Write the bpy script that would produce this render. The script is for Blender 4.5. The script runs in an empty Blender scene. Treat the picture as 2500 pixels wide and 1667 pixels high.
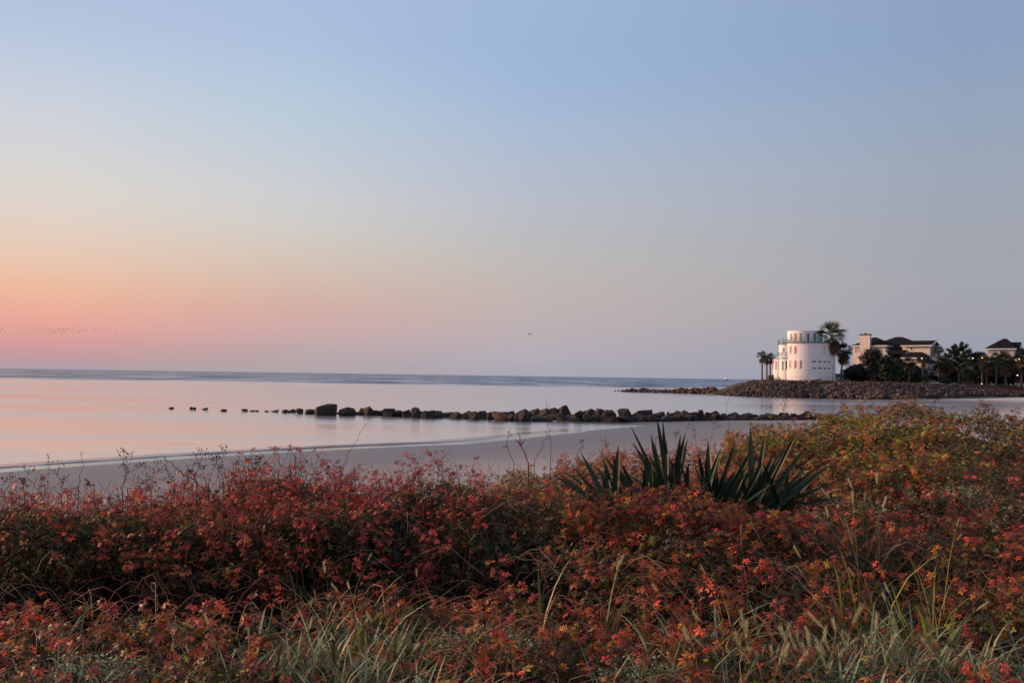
import bpy, bmesh, math, random
import numpy as np
from mathutils import Vector, Matrix, Quaternion
R = math.radians
random.seed(7); rng = np.random.default_rng(11)
S = bpy.context.scene
COL = S.collection

# ------------------------------------------------------------------ camera
H, F = 4.0, 2430.0                       # eye height over the water, focal length in photo pixels (2500 wide)
pitch, roll = math.atan(83.9/F), R(0.8416)
fw = Vector((0, math.cos(pitch), math.sin(pitch)))
r0 = Vector((1, 0, 0)); u0 = r0.cross(fw)
cr = r0*math.cos(roll) + u0*math.sin(roll)
cu = u0*math.cos(roll) - r0*math.sin(roll)
cam = bpy.data.cameras.new('camera'); co = bpy.data.objects.new('camera', cam); COL.objects.link(co)
M3 = Matrix((cr, cu, -fw)).transposed()
co.matrix_world = Matrix.Translation((0, 0, H)) @ M3.to_4x4()
cam.sensor_width = 36; cam.lens = 36*F/2500; cam.clip_start = 0.05; cam.clip_end = 200000
S.camera = co
CAM = Vector((0, 0, H))

def ray(u, v):
    return fw*F + cr*(u-1250) + cu*(833.5-v)
def at(u, v, Y):                         # the point seen at photo pixel (u, v) whose depth is Y metres
    d = ray(u, v); return CAM + d*(Y/d.y)
def ground(u, v, z=0.0):                 # the point of the level z seen at photo pixel (u, v)
    d = ray(u, v); return CAM + d*((z-H)/d.z)

# ------------------------------------------------------------------ sky, sun, exposure
SUN_AZ, SUN_EL = -72.0, 19.0
def lin(c):
    return tuple((x/255/12.92 if x/255 <= .04045 else ((x/255+.055)/1.055)**2.4) for x in c)
W = bpy.data.worlds.new('World'); S.world = W; W.use_nodes = True
nt = W.node_tree; nt.nodes.clear()
def nd(t, typ, **kw):
    n = t.nodes.new(typ)
    for k, v in kw.items(): setattr(n, k, v)
    return n
def mth(t, op, a, b=None, c=None, clamp=False):
    n = t.nodes.new('ShaderNodeMath'); n.operation = op; n.use_clamp = clamp
    for i, x in enumerate((a, b, c)):
        if x is None: continue
        if isinstance(x, (int, float)): n.inputs[i].default_value = x
        else: t.links.new(x, n.inputs[i])
    return n.outputs[0]
def sstep(t, x, a, b, lo=0.0, hi=1.0, mode='SMOOTHSTEP'):
    n = t.nodes.new('ShaderNodeMapRange'); n.interpolation_type = mode
    t.links.new(x, n.inputs[0]); n.inputs[1].default_value = a; n.inputs[2].default_value = b
    n.inputs[3].default_value = lo; n.inputs[4].default_value = hi
    return n.outputs[0]
def mix(t, f, a, b, blend='MIX'):
    n = t.nodes.new('ShaderNodeMix'); n.data_type = 'RGBA'; n.blend_type = blend
    for i, x in ((0, f), (6, a), (7, b)):
        if hasattr(x, 'is_linked'): t.links.new(x, n.inputs[i])
        elif isinstance(x, (int, float)): n.inputs[i].default_value = x
        else: n.inputs[i].default_value = (*x[:3], 1)
    return n.outputs[2]
def ramp(t, x, stops):
    n = t.nodes.new('ShaderNodeValToRGB'); cr_ = n.color_ramp
    stops = sorted(stops, key=lambda s: s[0])
    while len(cr_.elements) < len(stops): cr_.elements.new(0.5)
    for e, (p, c) in zip(cr_.elements, stops): e.position = p
    for e, (p, c) in zip(cr_.elements, stops): e.color = (*c, 1)
    t.links.new(x, n.inputs[0]); return n.outputs[0]

tc = nd(nt, 'ShaderNodeTexCoord'); sx = nd(nt, 'ShaderNodeSeparateXYZ')
nt.links.new(tc.outputs['Generated'], sx.inputs[0])
el = mth(nt, 'MULTIPLY', mth(nt, 'ARCSINE', sx.outputs[2]), 180/math.pi/90)      # 0..1 for 0..90 degrees
cx = nd(nt, 'ShaderNodeCombineXYZ'); nt.links.new(sx.outputs[0], cx.inputs[0]); nt.links.new(sx.outputs[1], cx.inputs[1])
nv = nd(nt, 'ShaderNodeVectorMath', operation='NORMALIZE'); nt.links.new(cx.outputs[0], nv.inputs[0])
dv = nd(nt, 'ShaderNodeVectorMath', operation='DOT_PRODUCT'); nt.links.new(nv.outputs[0], dv.inputs[0])
dv.inputs[1].default_value = (math.sin(R(SUN_AZ)), math.cos(R(SUN_AZ)), 0)
D = mth(nt, 'MULTIPLY', mth(nt, 'ARCCOSINE', dv.outputs['Value']), 180/math.pi)   # degrees of azimuth away from the sun
def stops(hor, rows, high):
    out = []
    for v, c in rows:
        e = math.degrees(math.atan((hor-v)/F)); g_ = .3*c[0]+.59*c[1]+.11*c[2]; c = [x+(g_-x)*.07 for x in c]; c[1] += 1.5; out.append((max(e, 0)/90, lin(c)))
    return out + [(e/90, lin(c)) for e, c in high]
left_r = stops(901, [(901,(172,154,165)),(872,(194,151,157)),(842,(214,152,152)),(810,(227,159,149)),(770,(235,169,149)),(720,(236,181,154)),
    (660,(231,194,172)),(600,(226,201,186)),(540,(220,206,199)),(480,(215,209,204)),(400,(208,207,212)),(300,(199,204,218)),(200,(186,198,221)),
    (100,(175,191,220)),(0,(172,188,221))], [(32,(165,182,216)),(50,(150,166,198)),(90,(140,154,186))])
mid_r = stops(918, [(917,(166,163,178)),(870,(176,168,180)),(830,(182,170,177)),(780,(187,173,175)),(720,(190,176,175)),(650,(188,181,180)),
    (580,(184,183,188)),(500,(181,184,198)),(400,(174,184,205)),(300,(166,183,211)),(200,(157,179,215)),(100,(154,177,215)),(0,(156,178,214))],
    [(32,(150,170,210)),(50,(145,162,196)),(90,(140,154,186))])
leftmid_r = stops(909, [(908,(174,160,164)),(850,(188,162,165)),(810,(205,165,166)),(760,(211,169,161)),(700,(212,181,168)),(620,(210,194,183)),(550,(206,201,198)),
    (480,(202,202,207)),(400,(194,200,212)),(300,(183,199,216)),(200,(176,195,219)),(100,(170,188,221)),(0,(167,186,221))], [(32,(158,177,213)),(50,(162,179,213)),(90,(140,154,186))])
right_r = stops(933, [(932,(147,149,168)),(850,(153,154,170)),(800,(158,157,170)),(720,(160,160,172)),(600,(158,161,174)),(450,(153,163,182)),
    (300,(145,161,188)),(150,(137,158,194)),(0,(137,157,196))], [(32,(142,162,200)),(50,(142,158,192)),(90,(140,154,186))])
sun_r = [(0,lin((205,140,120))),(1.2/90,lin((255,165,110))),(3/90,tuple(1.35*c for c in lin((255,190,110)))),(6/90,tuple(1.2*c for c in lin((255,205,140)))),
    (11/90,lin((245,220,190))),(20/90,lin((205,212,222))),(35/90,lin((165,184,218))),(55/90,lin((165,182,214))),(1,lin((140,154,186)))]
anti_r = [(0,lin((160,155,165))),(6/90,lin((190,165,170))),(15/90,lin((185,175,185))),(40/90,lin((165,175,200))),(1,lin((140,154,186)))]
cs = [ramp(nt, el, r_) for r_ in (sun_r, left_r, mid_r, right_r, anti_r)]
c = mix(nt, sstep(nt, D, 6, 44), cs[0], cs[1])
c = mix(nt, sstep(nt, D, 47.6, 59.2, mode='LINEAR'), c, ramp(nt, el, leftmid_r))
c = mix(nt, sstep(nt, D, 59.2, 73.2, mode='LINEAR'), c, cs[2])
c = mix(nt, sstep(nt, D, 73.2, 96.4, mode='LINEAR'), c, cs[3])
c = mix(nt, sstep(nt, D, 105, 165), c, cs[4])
sky = nd(nt, 'ShaderNodeTexSky', sky_type='NISHITA'); sky.sun_disc = False
sky.sun_elevation = R(SUN_EL); sky.sun_rotation = R(SUN_AZ % 360)
skc = mix(nt, 1.0, sky.outputs[0], (0.10, 0.10, 0.10), 'MULTIPLY')
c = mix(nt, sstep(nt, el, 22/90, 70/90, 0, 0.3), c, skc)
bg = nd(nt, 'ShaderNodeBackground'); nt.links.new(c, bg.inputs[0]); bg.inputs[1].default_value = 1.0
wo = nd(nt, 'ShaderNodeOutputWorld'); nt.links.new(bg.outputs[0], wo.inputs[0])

sl = bpy.data.lights.new('sun', 'SUN'); sl.energy = 5.0; sl.angle = R(14); sl.color = (1.0, 0.56, 0.33)
so = bpy.data.objects.new('sun', sl); COL.objects.link(so)
sd = Vector((math.sin(R(SUN_AZ))*math.cos(R(SUN_EL)), math.cos(R(SUN_AZ))*math.cos(R(SUN_EL)), math.sin(R(SUN_EL))))
so.rotation_mode = 'QUATERNION'; so.rotation_quaternion = sd.to_track_quat('Z', 'Y'); so.location = (-40, 20, 30)
S.view_settings.view_transform = 'Standard'; S.view_settings.look = 'None'
S.view_settings.exposure = 0.05; S.view_settings.gamma = 1.0; S.view_settings.use_curve_mapping = False
S.render.engine = 'CYCLES'
S.cycles.max_bounces = 6; S.cycles.diffuse_bounces = 3; S.cycles.glossy_bounces = 3; S.cycles.transmission_bounces = 3
S.cycles.use_denoising = True

# ------------------------------------------------------------------ materials
def new_mat(name):
    m = bpy.data.materials.new(name); m.use_nodes = True; t = m.node_tree
    p = t.nodes['Principled BSDF']; return m, t, p
def pos(t):
    return nd(t, 'ShaderNodeNewGeometry').outputs['Position']
def objc(t):
    return nd(t, 'ShaderNodeTexCoord').outputs['Object']
def noise(t, vec, scale, detail=4, rough=.55, stretch=None, out='Fac'):
    if stretch:
        mp = nd(t, 'ShaderNodeMapping'); mp.inputs['Scale'].default_value = stretch; t.links.new(vec, mp.inputs[0]); vec = mp.outputs[0]
    n = nd(t, 'ShaderNodeTexNoise'); t.links.new(vec, n.inputs['Vector'])
    n.inputs['Scale'].default_value = scale; n.inputs['Detail'].default_value = detail; n.inputs['Roughness'].default_value = rough
    return n.outputs[out]
def bump(t, p, h, strength, dist=.1):
    b = nd(t, 'ShaderNodeBump'); b.inputs['Strength'].default_value = strength; b.inputs['Distance'].default_value = dist
    t.links.new(h, b.inputs['Height']); t.links.new(b.outputs[0], p.inputs['Normal']); return b
MATS = {}
def plain(name, c, rough=.6, var=.25, scale=3, metal=0, bmp=.15):
    if name in MATS: return MATS[name]
    m, t, p = new_mat(name)
    n = noise(t, objc(t), scale, 5)
    t.links.new(mix(t, sstep(t, n, .3, .7), tuple(x*(1-var) for x in c), tuple(min(x*(1+var), .9) for x in c)), p.inputs['Base Color'])
    p.inputs['Roughness'].default_value = rough; p.inputs['Metallic'].default_value = metal
    if bmp: bump(t, p, n, bmp)
    if name == 'dark_shingle': p.inputs['Specular IOR Level'].default_value = .05
    MATS[name] = m; return m
def glow(name, c, s):
    m, t, p = new_mat(name); p.inputs['Emission Color'].default_value = (*c, 1); p.inputs['Emission Strength'].default_value = s
    p.inputs['Base Color'].default_value = (.8, .8, .8, 1); return m
def leafmat(name, rough=.5, trans=.35, spec=.35):
    m, t, p = new_mat(name)
    a = nd(t, 'ShaderNodeAttribute', attribute_name='Col')
    n = noise(t, pos(t), 60, 2)
    cc = mix(t, sstep(t, n, .3, .7), mix(t, 1.0, a.outputs['Color'], (.75,.75,.75), 'MULTIPLY'), a.outputs['Color'])
    t.links.new(cc, p.inputs['Base Color'])
    p.inputs['Roughness'].default_value = rough; p.inputs['Specular IOR Level'].default_value = spec
    tr = nd(t, 'ShaderNodeBsdfTranslucent'); t.links.new(cc, tr.inputs[0])
    ms = nd(t, 'ShaderNodeMixShader'); ms.inputs[0].default_value = trans
    t.links.new(p.outputs[0], ms.inputs[1]); t.links.new(tr.outputs[0], ms.inputs[2])
    t.links.new(ms.outputs[0], t.nodes['Material Output'].inputs[0]); return m
LEAF = leafmat('leaf'); FROND = leafmat('frond', .55, .2, .3); YUC = leafmat('yucca_leaf', .5, .05, .25); STEM = leafmat('stem', .7, 0, .2)

def rock_mat(name, c1, c2, c3):
    m, t, p = new_mat(name); g = pos(t)
    oi = nd(t, 'ShaderNodeObjectInfo')
    n1 = noise(t, g, .9, 6, .6); n2 = noise(t, g, 6, 5, .65)
    base = mix(t, sstep(t, n1, .35, .65), c1, c2)
    base = mix(t, mth(t, 'MULTIPLY', oi.outputs['Random'], .7), base, c3)
    base = mix(t, sstep(t, n2, .45, .75), base, tuple(x*1.7 for x in c2))
    sp = nd(t, 'ShaderNodeSeparateXYZ'); t.links.new(g, sp.inputs[0])
    wet = sstep(t, mth(t, 'ADD', sp.outputs[2], mth(t, 'MULTIPLY', n2, .3)), .25, .55)
    alg = mix(t, sstep(t, n1, .4, .6), (.022,.024,.012), (.014,.013,.012))
    t.links.new(mix(t, wet, alg, base), p.inputs['Base Color'])
    p.inputs['Roughness'].default_value = .85
    bump(t, p, noise(t, g, 4, 8, .7), .7, .15); return m
ROCK = rock_mat('groin_rock', (.013,.009,.008), (.026,.017,.014), (.030,.022,.019))
BANKROCK = rock_mat('bank_rock', (.028,.018,.015), (.075,.038,.028), (.065,.045,.042))

def rubble_mat():
    m, t, p = new_mat('rubble'); a = nd(t, 'ShaderNodeAttribute', attribute_name='Col')
    t.links.new(a.outputs['Color'], p.inputs['Base Color']); p.inputs['Roughness'].default_value = .9
    bump(t, p, noise(t, pos(t), 6, 6), .5, .1); return m
RUBBLE = rubble_mat()

def water_mat(name, boost=.5):
    m, t, p = new_mat(name); g = pos(t)
    sp = nd(t, 'ShaderNodeSeparateXYZ'); t.links.new(g, sp.inputs[0])
    big = noise(t, g, .012, 3, .5)
    yy = mth(t, 'ADD', sp.outputs[1], mth(t, 'MULTIPLY', mth(t, 'SUBTRACT', big, .5), 160))
    xf = mth(t, 'ABSOLUTE', mth(t, 'ADD', mth(t, 'DIVIDE', sp.outputs[0], mth(t, 'MAXIMUM', sp.outputs[1], 1)), 0))
    chop = sstep(t, yy, 330, 460)
    streak = noise(t, g, .05, 5, .65, (.5, .16, 1))
    fine = noise(t, g, .9, 3, .6, (.5, 1.4, 1))
    p.inputs['Base Color'].default_value = (.035, .05, .06, 1); t.links.new(sstep(t, yy, 330, 460, 1.75, 1.36), p.inputs['IOR'])
    rgh = mix(t, chop, (.13,)*3, mix(t, sstep(t, streak, .40, .60), (.20,)*3, (.42,)*3))
    wind = sstep(t, noise(t, g, .03, 6, .7, (.35, 2.6, 1)), .42, .62, 0, .11)
    t.links.new(mth(t, 'ADD', rgh, wind), p.inputs['Roughness'])
    # white crests on the bar
    crest = mth(t, 'MULTIPLY', chop, sstep(t, noise(t, g, .05, 5, .7, (.7, .2, 1)), .64, .72))
    crest = mth(t, 'MULTIPLY', crest, sstep(t, sp.outputs[1], 1100, 700))
    t.links.new(mix(t, crest, mix(t, chop, (.20,.18,.18) if boost > .3 else (.05,.05,.05), mix(t, sstep(t, streak, .42, .58), (.09,.16,.27), (.012,.03,.07))), (.5,.52,.55)), p.inputs['Base Color'])
    b1 = nd(t, 'ShaderNodeBump'); b1.inputs['Strength'].default_value = 1.0; b1.inputs['Distance'].default_value = .03
    t.links.new(mth(t, 'ADD', noise(t, g, .35, 3, .5, (.35, 1.3, 1)), mth(t, 'MULTIPLY', fine, .12)), b1.inputs['Height'])
    t.links.new(b1.outputs[0], p.inputs['Normal'])
    gl = nd(t, 'ShaderNodeBsdfGlossy'); gl.inputs['Color'].default_value = (.97,.96,.95,1); t.links.new(p.inputs['Roughness'].links[0].from_socket, gl.inputs['Roughness']); t.links.new(b1.outputs[0], gl.inputs['Normal'])
    ms = nd(t, 'ShaderNodeMixShader'); t.links.new(mth(t, 'MULTIPLY', mth(t, 'SUBTRACT', 1.0, chop), boost), ms.inputs[0])
    t.links.new(p.outputs[0], ms.inputs[1]); t.links.new(gl.outputs[0], ms.inputs[2]); t.links.new(ms.outputs[0], t.nodes['Material Output'].inputs[0])
    return m
WATER = water_mat('sea_water')

def sand_mat():
    m, t, p = new_mat('sand'); g = pos(t)
    sp = nd(t, 'ShaderNodeSeparateXYZ'); t.links.new(g, sp.inputs[0])
    n = noise(t, g, .25, 5, .6, (.5, 1.0, 1)); fine = noise(t, g, 9, 4, .7)
    zz = mth(t, 'ADD', sp.outputs[2], mth(t, 'MULTIPLY', mth(t, 'SUBTRACT', n, .5), .25))
    wet = sstep(t, zz, .06, .62)
    base = mix(t, wet, (.105,.098,.096), (.51,.495,.48))
    base = mix(t, sstep(t, fine, .35, .7, 0, .35), base, (.2,.17,.155))
    wr = mth(t,'MULTIPLY', sstep(t, noise(t, g, .6, 6, .75, (.5, 1.6, 1)), .56, .64), mth(t,'MULTIPLY', sstep(t, zz, .42, .5), sstep(t, zz, .72, .6)))
    base = mix(t, mth(t,'MULTIPLY',wr,.4), base, (.10,.085,.075))
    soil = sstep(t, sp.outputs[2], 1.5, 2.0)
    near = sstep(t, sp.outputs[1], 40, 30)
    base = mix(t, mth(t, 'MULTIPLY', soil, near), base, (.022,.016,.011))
    t.links.new(base, p.inputs['Base Color'])
    t.links.new(sstep(t, zz, .03, .5, .42, .85), p.inputs['Roughness'])
    t.links.new(mth(t,'MULTIPLY',mth(t,'SUBTRACT',1.0,mth(t,'MULTIPLY',soil,near)),.24), p.inputs['Specular IOR Level']); bump(t, p, mth(t, 'ADD', fine, mth(t, 'MULTIPLY', n, 2)), .25, .02); return m
SAND = sand_mat()
BANK = plain('bank_soil', (.045,.04,.026), .95, .5, .6)

# ------------------------------------------------------------------ object helpers
def tag(o, label=None, cat=None, group=None, kind=None):
    if label: o['label'] = label
    if cat: o['category'] = cat
    if group: o['group'] = group
    if kind: o['kind'] = kind
    return o
def empty(name, loc=(0,0,0), rz=0):
    o = bpy.data.objects.new(name, None); COL.objects.link(o); o.location = loc; o.rotation_euler = (0,0,rz); o.empty_display_size = .2
    return o
class MB:
    def __init__(s): s.v = []; s.f = []; s.c = []
    def add(s, vs, fs, col=None):
        n = len(s.v); s.v += [tuple(v) for v in vs]; s.f += [tuple(i+n for i in f) for f in fs]; s.c += [col or (.5,.5,.5)]*len(vs); return s
    def box(s, x0, x1, y0, y1, z0, z1, col=None):
        vs = [(x,y,z) for z in (z0,z1) for x,y in ((x0,y0),(x1,y0),(x1,y1),(x0,y1))]
        return s.add(vs, [(3,2,1,0),(4,5,6,7),(0,1,5,4),(1,2,6,5),(2,3,7,6),(3,0,4,7)], col)
    def tube(s, pts, rad, n=5, col=None, cap=True):
        pts = [Vector(p) for p in pts]
        if not hasattr(rad, '__len__'): rad = [rad]*len(pts)
        vs = []; up = Vector((.13,.21,1)).normalized()
        for i, p in enumerate(pts):
            d = (pts[min(i+1, len(pts)-1)] - pts[max(i-1, 0)]).normalized()
            a = d.cross(up)
            if a.length < 1e-3: a = d.cross(Vector((1,0,0)))
            a.normalize(); b = d.cross(a)
            for k in range(n):
                w = 2*math.pi*k/n; vs.append(p + (a*math.cos(w)+b*math.sin(w))*rad[i])
        fs = [(i*n+k, i*n+(k+1)%n, (i+1)*n+(k+1)%n, (i+1)*n+k) for i in range(len(pts)-1) for k in range(n)]
        if cap: fs += [tuple(range(n))[::-1], tuple((len(pts)-1)*n+k for k in range(n))]
        return s.add(vs, fs, col)
    def build(s, name, mat, parent=None, smooth=False, link=True):
        me = bpy.data.meshes.new(name); me.from_pydata(s.v, [], s.f); me.materials.append(mat)
        at_ = me.color_attributes.new('Col', 'FLOAT_COLOR', 'POINT')
        at_.data.foreach_set('color', np.c_[np.array(s.c, float), np.ones(len(s.c))].ravel())
        if smooth: me.polygons.foreach_set('use_smooth', [True]*len(me.polygons))
        me.update(); o = bpy.data.objects.new(name, me)
        if link: COL.objects.link(o)
        if parent: o.parent = parent
        return o
def np_mesh(name, V, T, C, mat, parent=None, smooth=False):
    """V (n,3), T (m,3) triangles, C (n,3) colours"""
    me = bpy.data.meshes.new(name); me.vertices.add(len(V)); me.vertices.foreach_set('co', V.astype(np.float32).ravel())
    me.loops.add(T.size); me.loops.foreach_set('vertex_index', T.astype(np.int32).ravel())
    me.polygons.add(len(T)); me.polygons.foreach_set('loop_start', np.arange(0, T.size, 3, dtype=np.int32))
    me.polygons.foreach_set('loop_total', np.full(len(T), 3, dtype=np.int32))
    if smooth: me.polygons.foreach_set('use_smooth', np.ones(len(T), bool))
    a = me.color_attributes.new('Col', 'FLOAT_COLOR', 'POINT')
    a.data.foreach_set('color', np.c_[C, np.ones(len(C))].astype(np.float32).ravel())
    me.materials.append(mat); me.update(); me.validate()
    o = bpy.data.objects.new(name, me); COL.objects.link(o)
    if parent: o.parent = parent
    return o
class NB:                                # collects many small triangle shapes into one mesh
    def __init__(s): s.V = []; s.T = []; s.C = []; s.n = 0
    def inst(s, tv, tf, P, B, sc, col):
        """tv (k,3) tf (m,3); P (N,3); B (N,3,3) rows are local axes; sc (N,) ; col (N,3)"""
        N = len(P)
        if N == 0: return
        v = np.einsum('kj,njd->nkd', tv, B)*np.asarray(sc).reshape(N,1,1) + P[:,None,:]
        k = len(tv)
        s.V.append(v.reshape(-1,3)); s.T.append((tf[None]+(np.arange(N)*k)[:,None,None]).reshape(-1,3)+s.n)
        s.C.append(np.repeat(col, k, 0)); s.n += N*k
    def tube(s, pts, r0_, r1_, col, n=3):
        pts = np.asarray(pts, float); m = len(pts)
        d = np.gradient(pts, axis=0); d /= np.linalg.norm(d, axis=1, keepdims=True)+1e-9
        a = np.cross(d, (.31,.17,.93)); a /= np.linalg.norm(a, axis=1, keepdims=True)+1e-9; b = np.cross(d, a)
        w = 2*np.pi*np.arange(n)/n; rr = np.linspace(r0_, r1_, m)[:,None,None]
        v = pts[:,None,:] + rr*(np.cos(w)[None,:,None]*a[:,None,:]+np.sin(w)[None,:,None]*b[:,None,:])
        i = np.arange(m-1)[:,None]*n; k = np.arange(n)[None]; k2 = (k+1)%n
        t = np.stack([np.stack([i+k, i+k2, i+n+k2],-1), np.stack([i+k, i+n+k2, i+n+k],-1)],2).reshape(-1,3)
        s.V.append(v.reshape(-1,3)); s.T.append(t+s.n); s.C.append(np.repeat([col], m*n, 0)); s.n += m*n
    def build(s, name, mat, parent=None, origin=None, smooth=False):
        V = np.concatenate(s.V)
        if origin is not None: V = V-np.asarray(origin)
        return np_mesh(name, V, np.concatenate(s.T), np.concatenate(s.C), mat, parent, smooth)
def basis(n, az):
    """n (N,3) normals, az (N,) heading -> (N,3,3) rows x,y,z"""
    n = n/np.linalg.norm(n, axis=1, keepdims=True)
    d = np.stack([np.cos(az), np.sin(az), 0*az], 1)
    x = d-n*np.sum(d*n, 1, keepdims=True); x /= np.linalg.norm(x, axis=1, keepdims=True)+1e-9
    return np.stack([x, np.cross(n, x), n], 1)
_vn = np.random.default_rng(3).random((256,256))
def vnoise(x, y):
    x = np.asarray(x, float); y = np.asarray(y, float)
    xi = np.floor(x).astype(int); yi = np.floor(y).astype(int); fx = x-xi; fy = y-yi
    fx = fx*fx*(3-2*fx); fy = fy*fy*(3-2*fy); g = lambda a, b: _vn[a%256, b%256]
    return (g(xi,yi)*(1-fx)+g(xi+1,yi)*fx)*(1-fy)+(g(xi,yi+1)*(1-fx)+g(xi+1,yi+1)*fx)*fy
def fbm(x, y, o=3):
    s = 0; a = .5
    for k in range(o): s = s+a*vnoise(x*2**k+17*k, y*2**k+31*k); a *= .5
    return s/(1-.5**o)

# ------------------------------------------------------------------ ground: one sheet from the dune over the beach to the far point
G = lambda u, v, z=0: tuple(ground(u, v, z)[:2])
shore_px = [(-500,1192),(-200,1167),(0,1150),(200,1135),(450,1117),(700,1100),(900,1090),(1080,1083),(1230,1071),(1330,1060),(1420,1052),(1500,1045),(1560,1040),
            (1585,1036),(1540,1032),(1480,1030),(1500,1022),(1800,1019),(2000,1011),(2100,1003),(2240,996),(2320,990),(2335,986),(2290,982),(2200,978.5),(2100,976)]
shore = [G(u, v) for u, v in shore_px]
bank_front = [G(u, v) for u, v in [(2100,974),(2000,972),(1900,970),(1800,967),(1745,962.5)]]
back = [(49.5,262),(58,285),(85,330),(140,400),(260,470),(600,620)]
land = [(-140,-90)] + [(shore[0][0]-60, shore[0][1]-45)] + shore + bank_front + back + [(900,-90)]
land = np.array(land)
def sdist(P, poly):
    d = np.full(len(P), 1e9); ins = np.zeros(len(P), bool)
    for a, b in zip(poly, np.roll(poly, -1, 0)):
        e = b-a; w = P-a; t = np.clip((w@e)/(e@e), 0, 1); d = np.minimum(d, np.hypot(*(w-t[:,None]*e).T))
        c1 = (a[1] <= P[:,1]) & (b[1] > P[:,1]); c2 = (b[1] <= P[:,1]) & (a[1] > P[:,1])
        cr_ = e[0]*w[:,1]-e[1]*w[:,0]; ins ^= (c1 & (cr_ > 0)) | (c2 & (cr_ < 0))
    return np.where(ins, d, -d)

# canopy of the dune plants: photo row of the plant tops by column u and depth Y
CY = np.array([3.5,5,5.6,6.2,6.8,7.2,7.7,8.5,9.5,11,13,15,17,18.5,21])
CU = [-400,0,400,650,800,1000,1150,1250,1350,1500,1650,1800,1900,2050,2200,2350,2500,2900]
L = lambda crest: [1960,1680,1580,1500,1510,1450,1270,crest+14,crest+14,crest+90,None,None,None,None,None]
Mx = lambda a, b, cst: [1960,1680,1575,1480,1410,1345,1268,1206,1196,1180+a,1130+b,cst,None,None,None]
Rt = lambda c17, c18: [1960,1680,1575,1490,1420,1390,1345,1290,1245,1190,1120,1060,c17,c18,c18+15]
CV = [L(1218),L(1215),L(1208),L(1172),L(1178),L(1205),L(1205),
      [1960,1680,1580,1490,1450,1400,1330,1260,1210,1160,1170,None,None,None,None],
      Mx(-8,12,1170),Mx(0,0,1130),Mx(0,0,1115),[1960,1680,1575,1480,1415,1380,1330,1275,1230,1180,1120,1072,1090,None,None],
      Rt(1062,1072),Rt(1032,1014),Rt(1008,984),Rt(1025,1010),Rt(1050,1040),Rt(1058,1048)]
horz = lambda u: 917.4+(np.asarray(u, float)-1250)*.01469
CZ = np.zeros((len(CU), len(CY)))
for i, row in enumerate(CV):
    for j, v in enumerate(row):
        CZ[i,j] = H-(v-horz(CU[i]))/F*CY[j] if v is not None else -1
    for j, v in enumerate(row):
        if v is None: CZ[i,j] = max(CZ[i,j-1]-(CY[j]-CY[j-1])*.42, .9)
def canopy(u, Y):
    u = np.clip(np.asarray(u, float), CU[0], CU[-1]-1e-3); Yc = np.clip(np.asarray(Y, float), CY[0], CY[-1]-1e-3)
    i = np.clip(np.searchsorted(CU, u, 'right')-1, 0, len(CU)-2); j = np.clip(np.searchsorted(CY, Yc, 'right')-1, 0, len(CY)-2)
    cu_ = np.array(CU, float); fu = (u-cu_[i])/(cu_[i+1]-cu_[i]); fy = (Yc-CY[j])/(CY[j+1]-CY[j])
    fu = fu*fu*(3-2*fu)
    return (CZ[i,j]*(1-fu)+CZ[i+1,j]*fu)*(1-fy)+(CZ[i,j+1]*(1-fu)+CZ[i+1,j+1]*fu)*fy
def crest_depth(u):
    return np.interp(u, [0,1150,1250,1350,1650,1800,1900,2050,2900], [9.6,9.6,11.5,13,15,16,18,21,21])
def ground_z(X, Y):
    P = np.stack([X, Y], 1); d = sdist(P, land)
    z = np.where(d > 0, .021*d, .06*d); z = np.where(d > 40, .84+.012*(d-40), z); z = np.clip(z, -3, 1.25)
    z = np.where(d > 3, z+.05*(fbm(X*.12, Y*.12)-.5)*np.clip((d-3)/10, 0, 1), z)
    Yp = np.maximum(Y, 3.5); u = 1250+F*X/Yp; cz = canopy(u, Yp)-.42
    cd = crest_depth(u); w = np.clip((cd+2.5-Y)/3, 0, 1); w = w*w*(3-2*w)
    w = w*np.clip((32-np.abs(X))/12, 0, 1)
    return np.where(Y < 26, z*(1-w)+np.maximum(cz, z)*w, z)
gx = np.unique(np.r_[np.arange(-140,-30,5), np.arange(-30,-12,1.2), np.arange(-12,16,.4), np.arange(16,140,1.8), np.arange(140,900,20), 900])
gy = np.unique(np.r_[np.arange(-90,-6,6), np.arange(-6,3,1), np.arange(3,26,.4), np.arange(26,130,1.3), np.arange(130,300,2.2), np.arange(300,640,12)])
XX, YY = np.meshgrid(gx, gy, indexing='ij'); gz = ground_z(XX.ravel(), YY.ravel())
nx, ny = XX.shape; idx = np.arange(nx*ny).reshape(nx, ny)
a_, b_, c_, d_ = idx[:-1,:-1].ravel(), idx[1:,:-1].ravel(), idx[1:,1:].ravel(), idx[:-1,1:].ravel()
beach = np_mesh('beach', np.stack([XX.ravel(), YY.ravel(), gz], 1), np.concatenate([np.stack([a_,b_,c_],1), np.stack([a_,c_,d_],1)]),
                np.ones((nx*ny,3))*.5, SAND, smooth=True)
tag(beach, kind='structure')
def gz1(x, y): return float(ground_z(np.array([x]), np.array([y]))[0])

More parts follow.
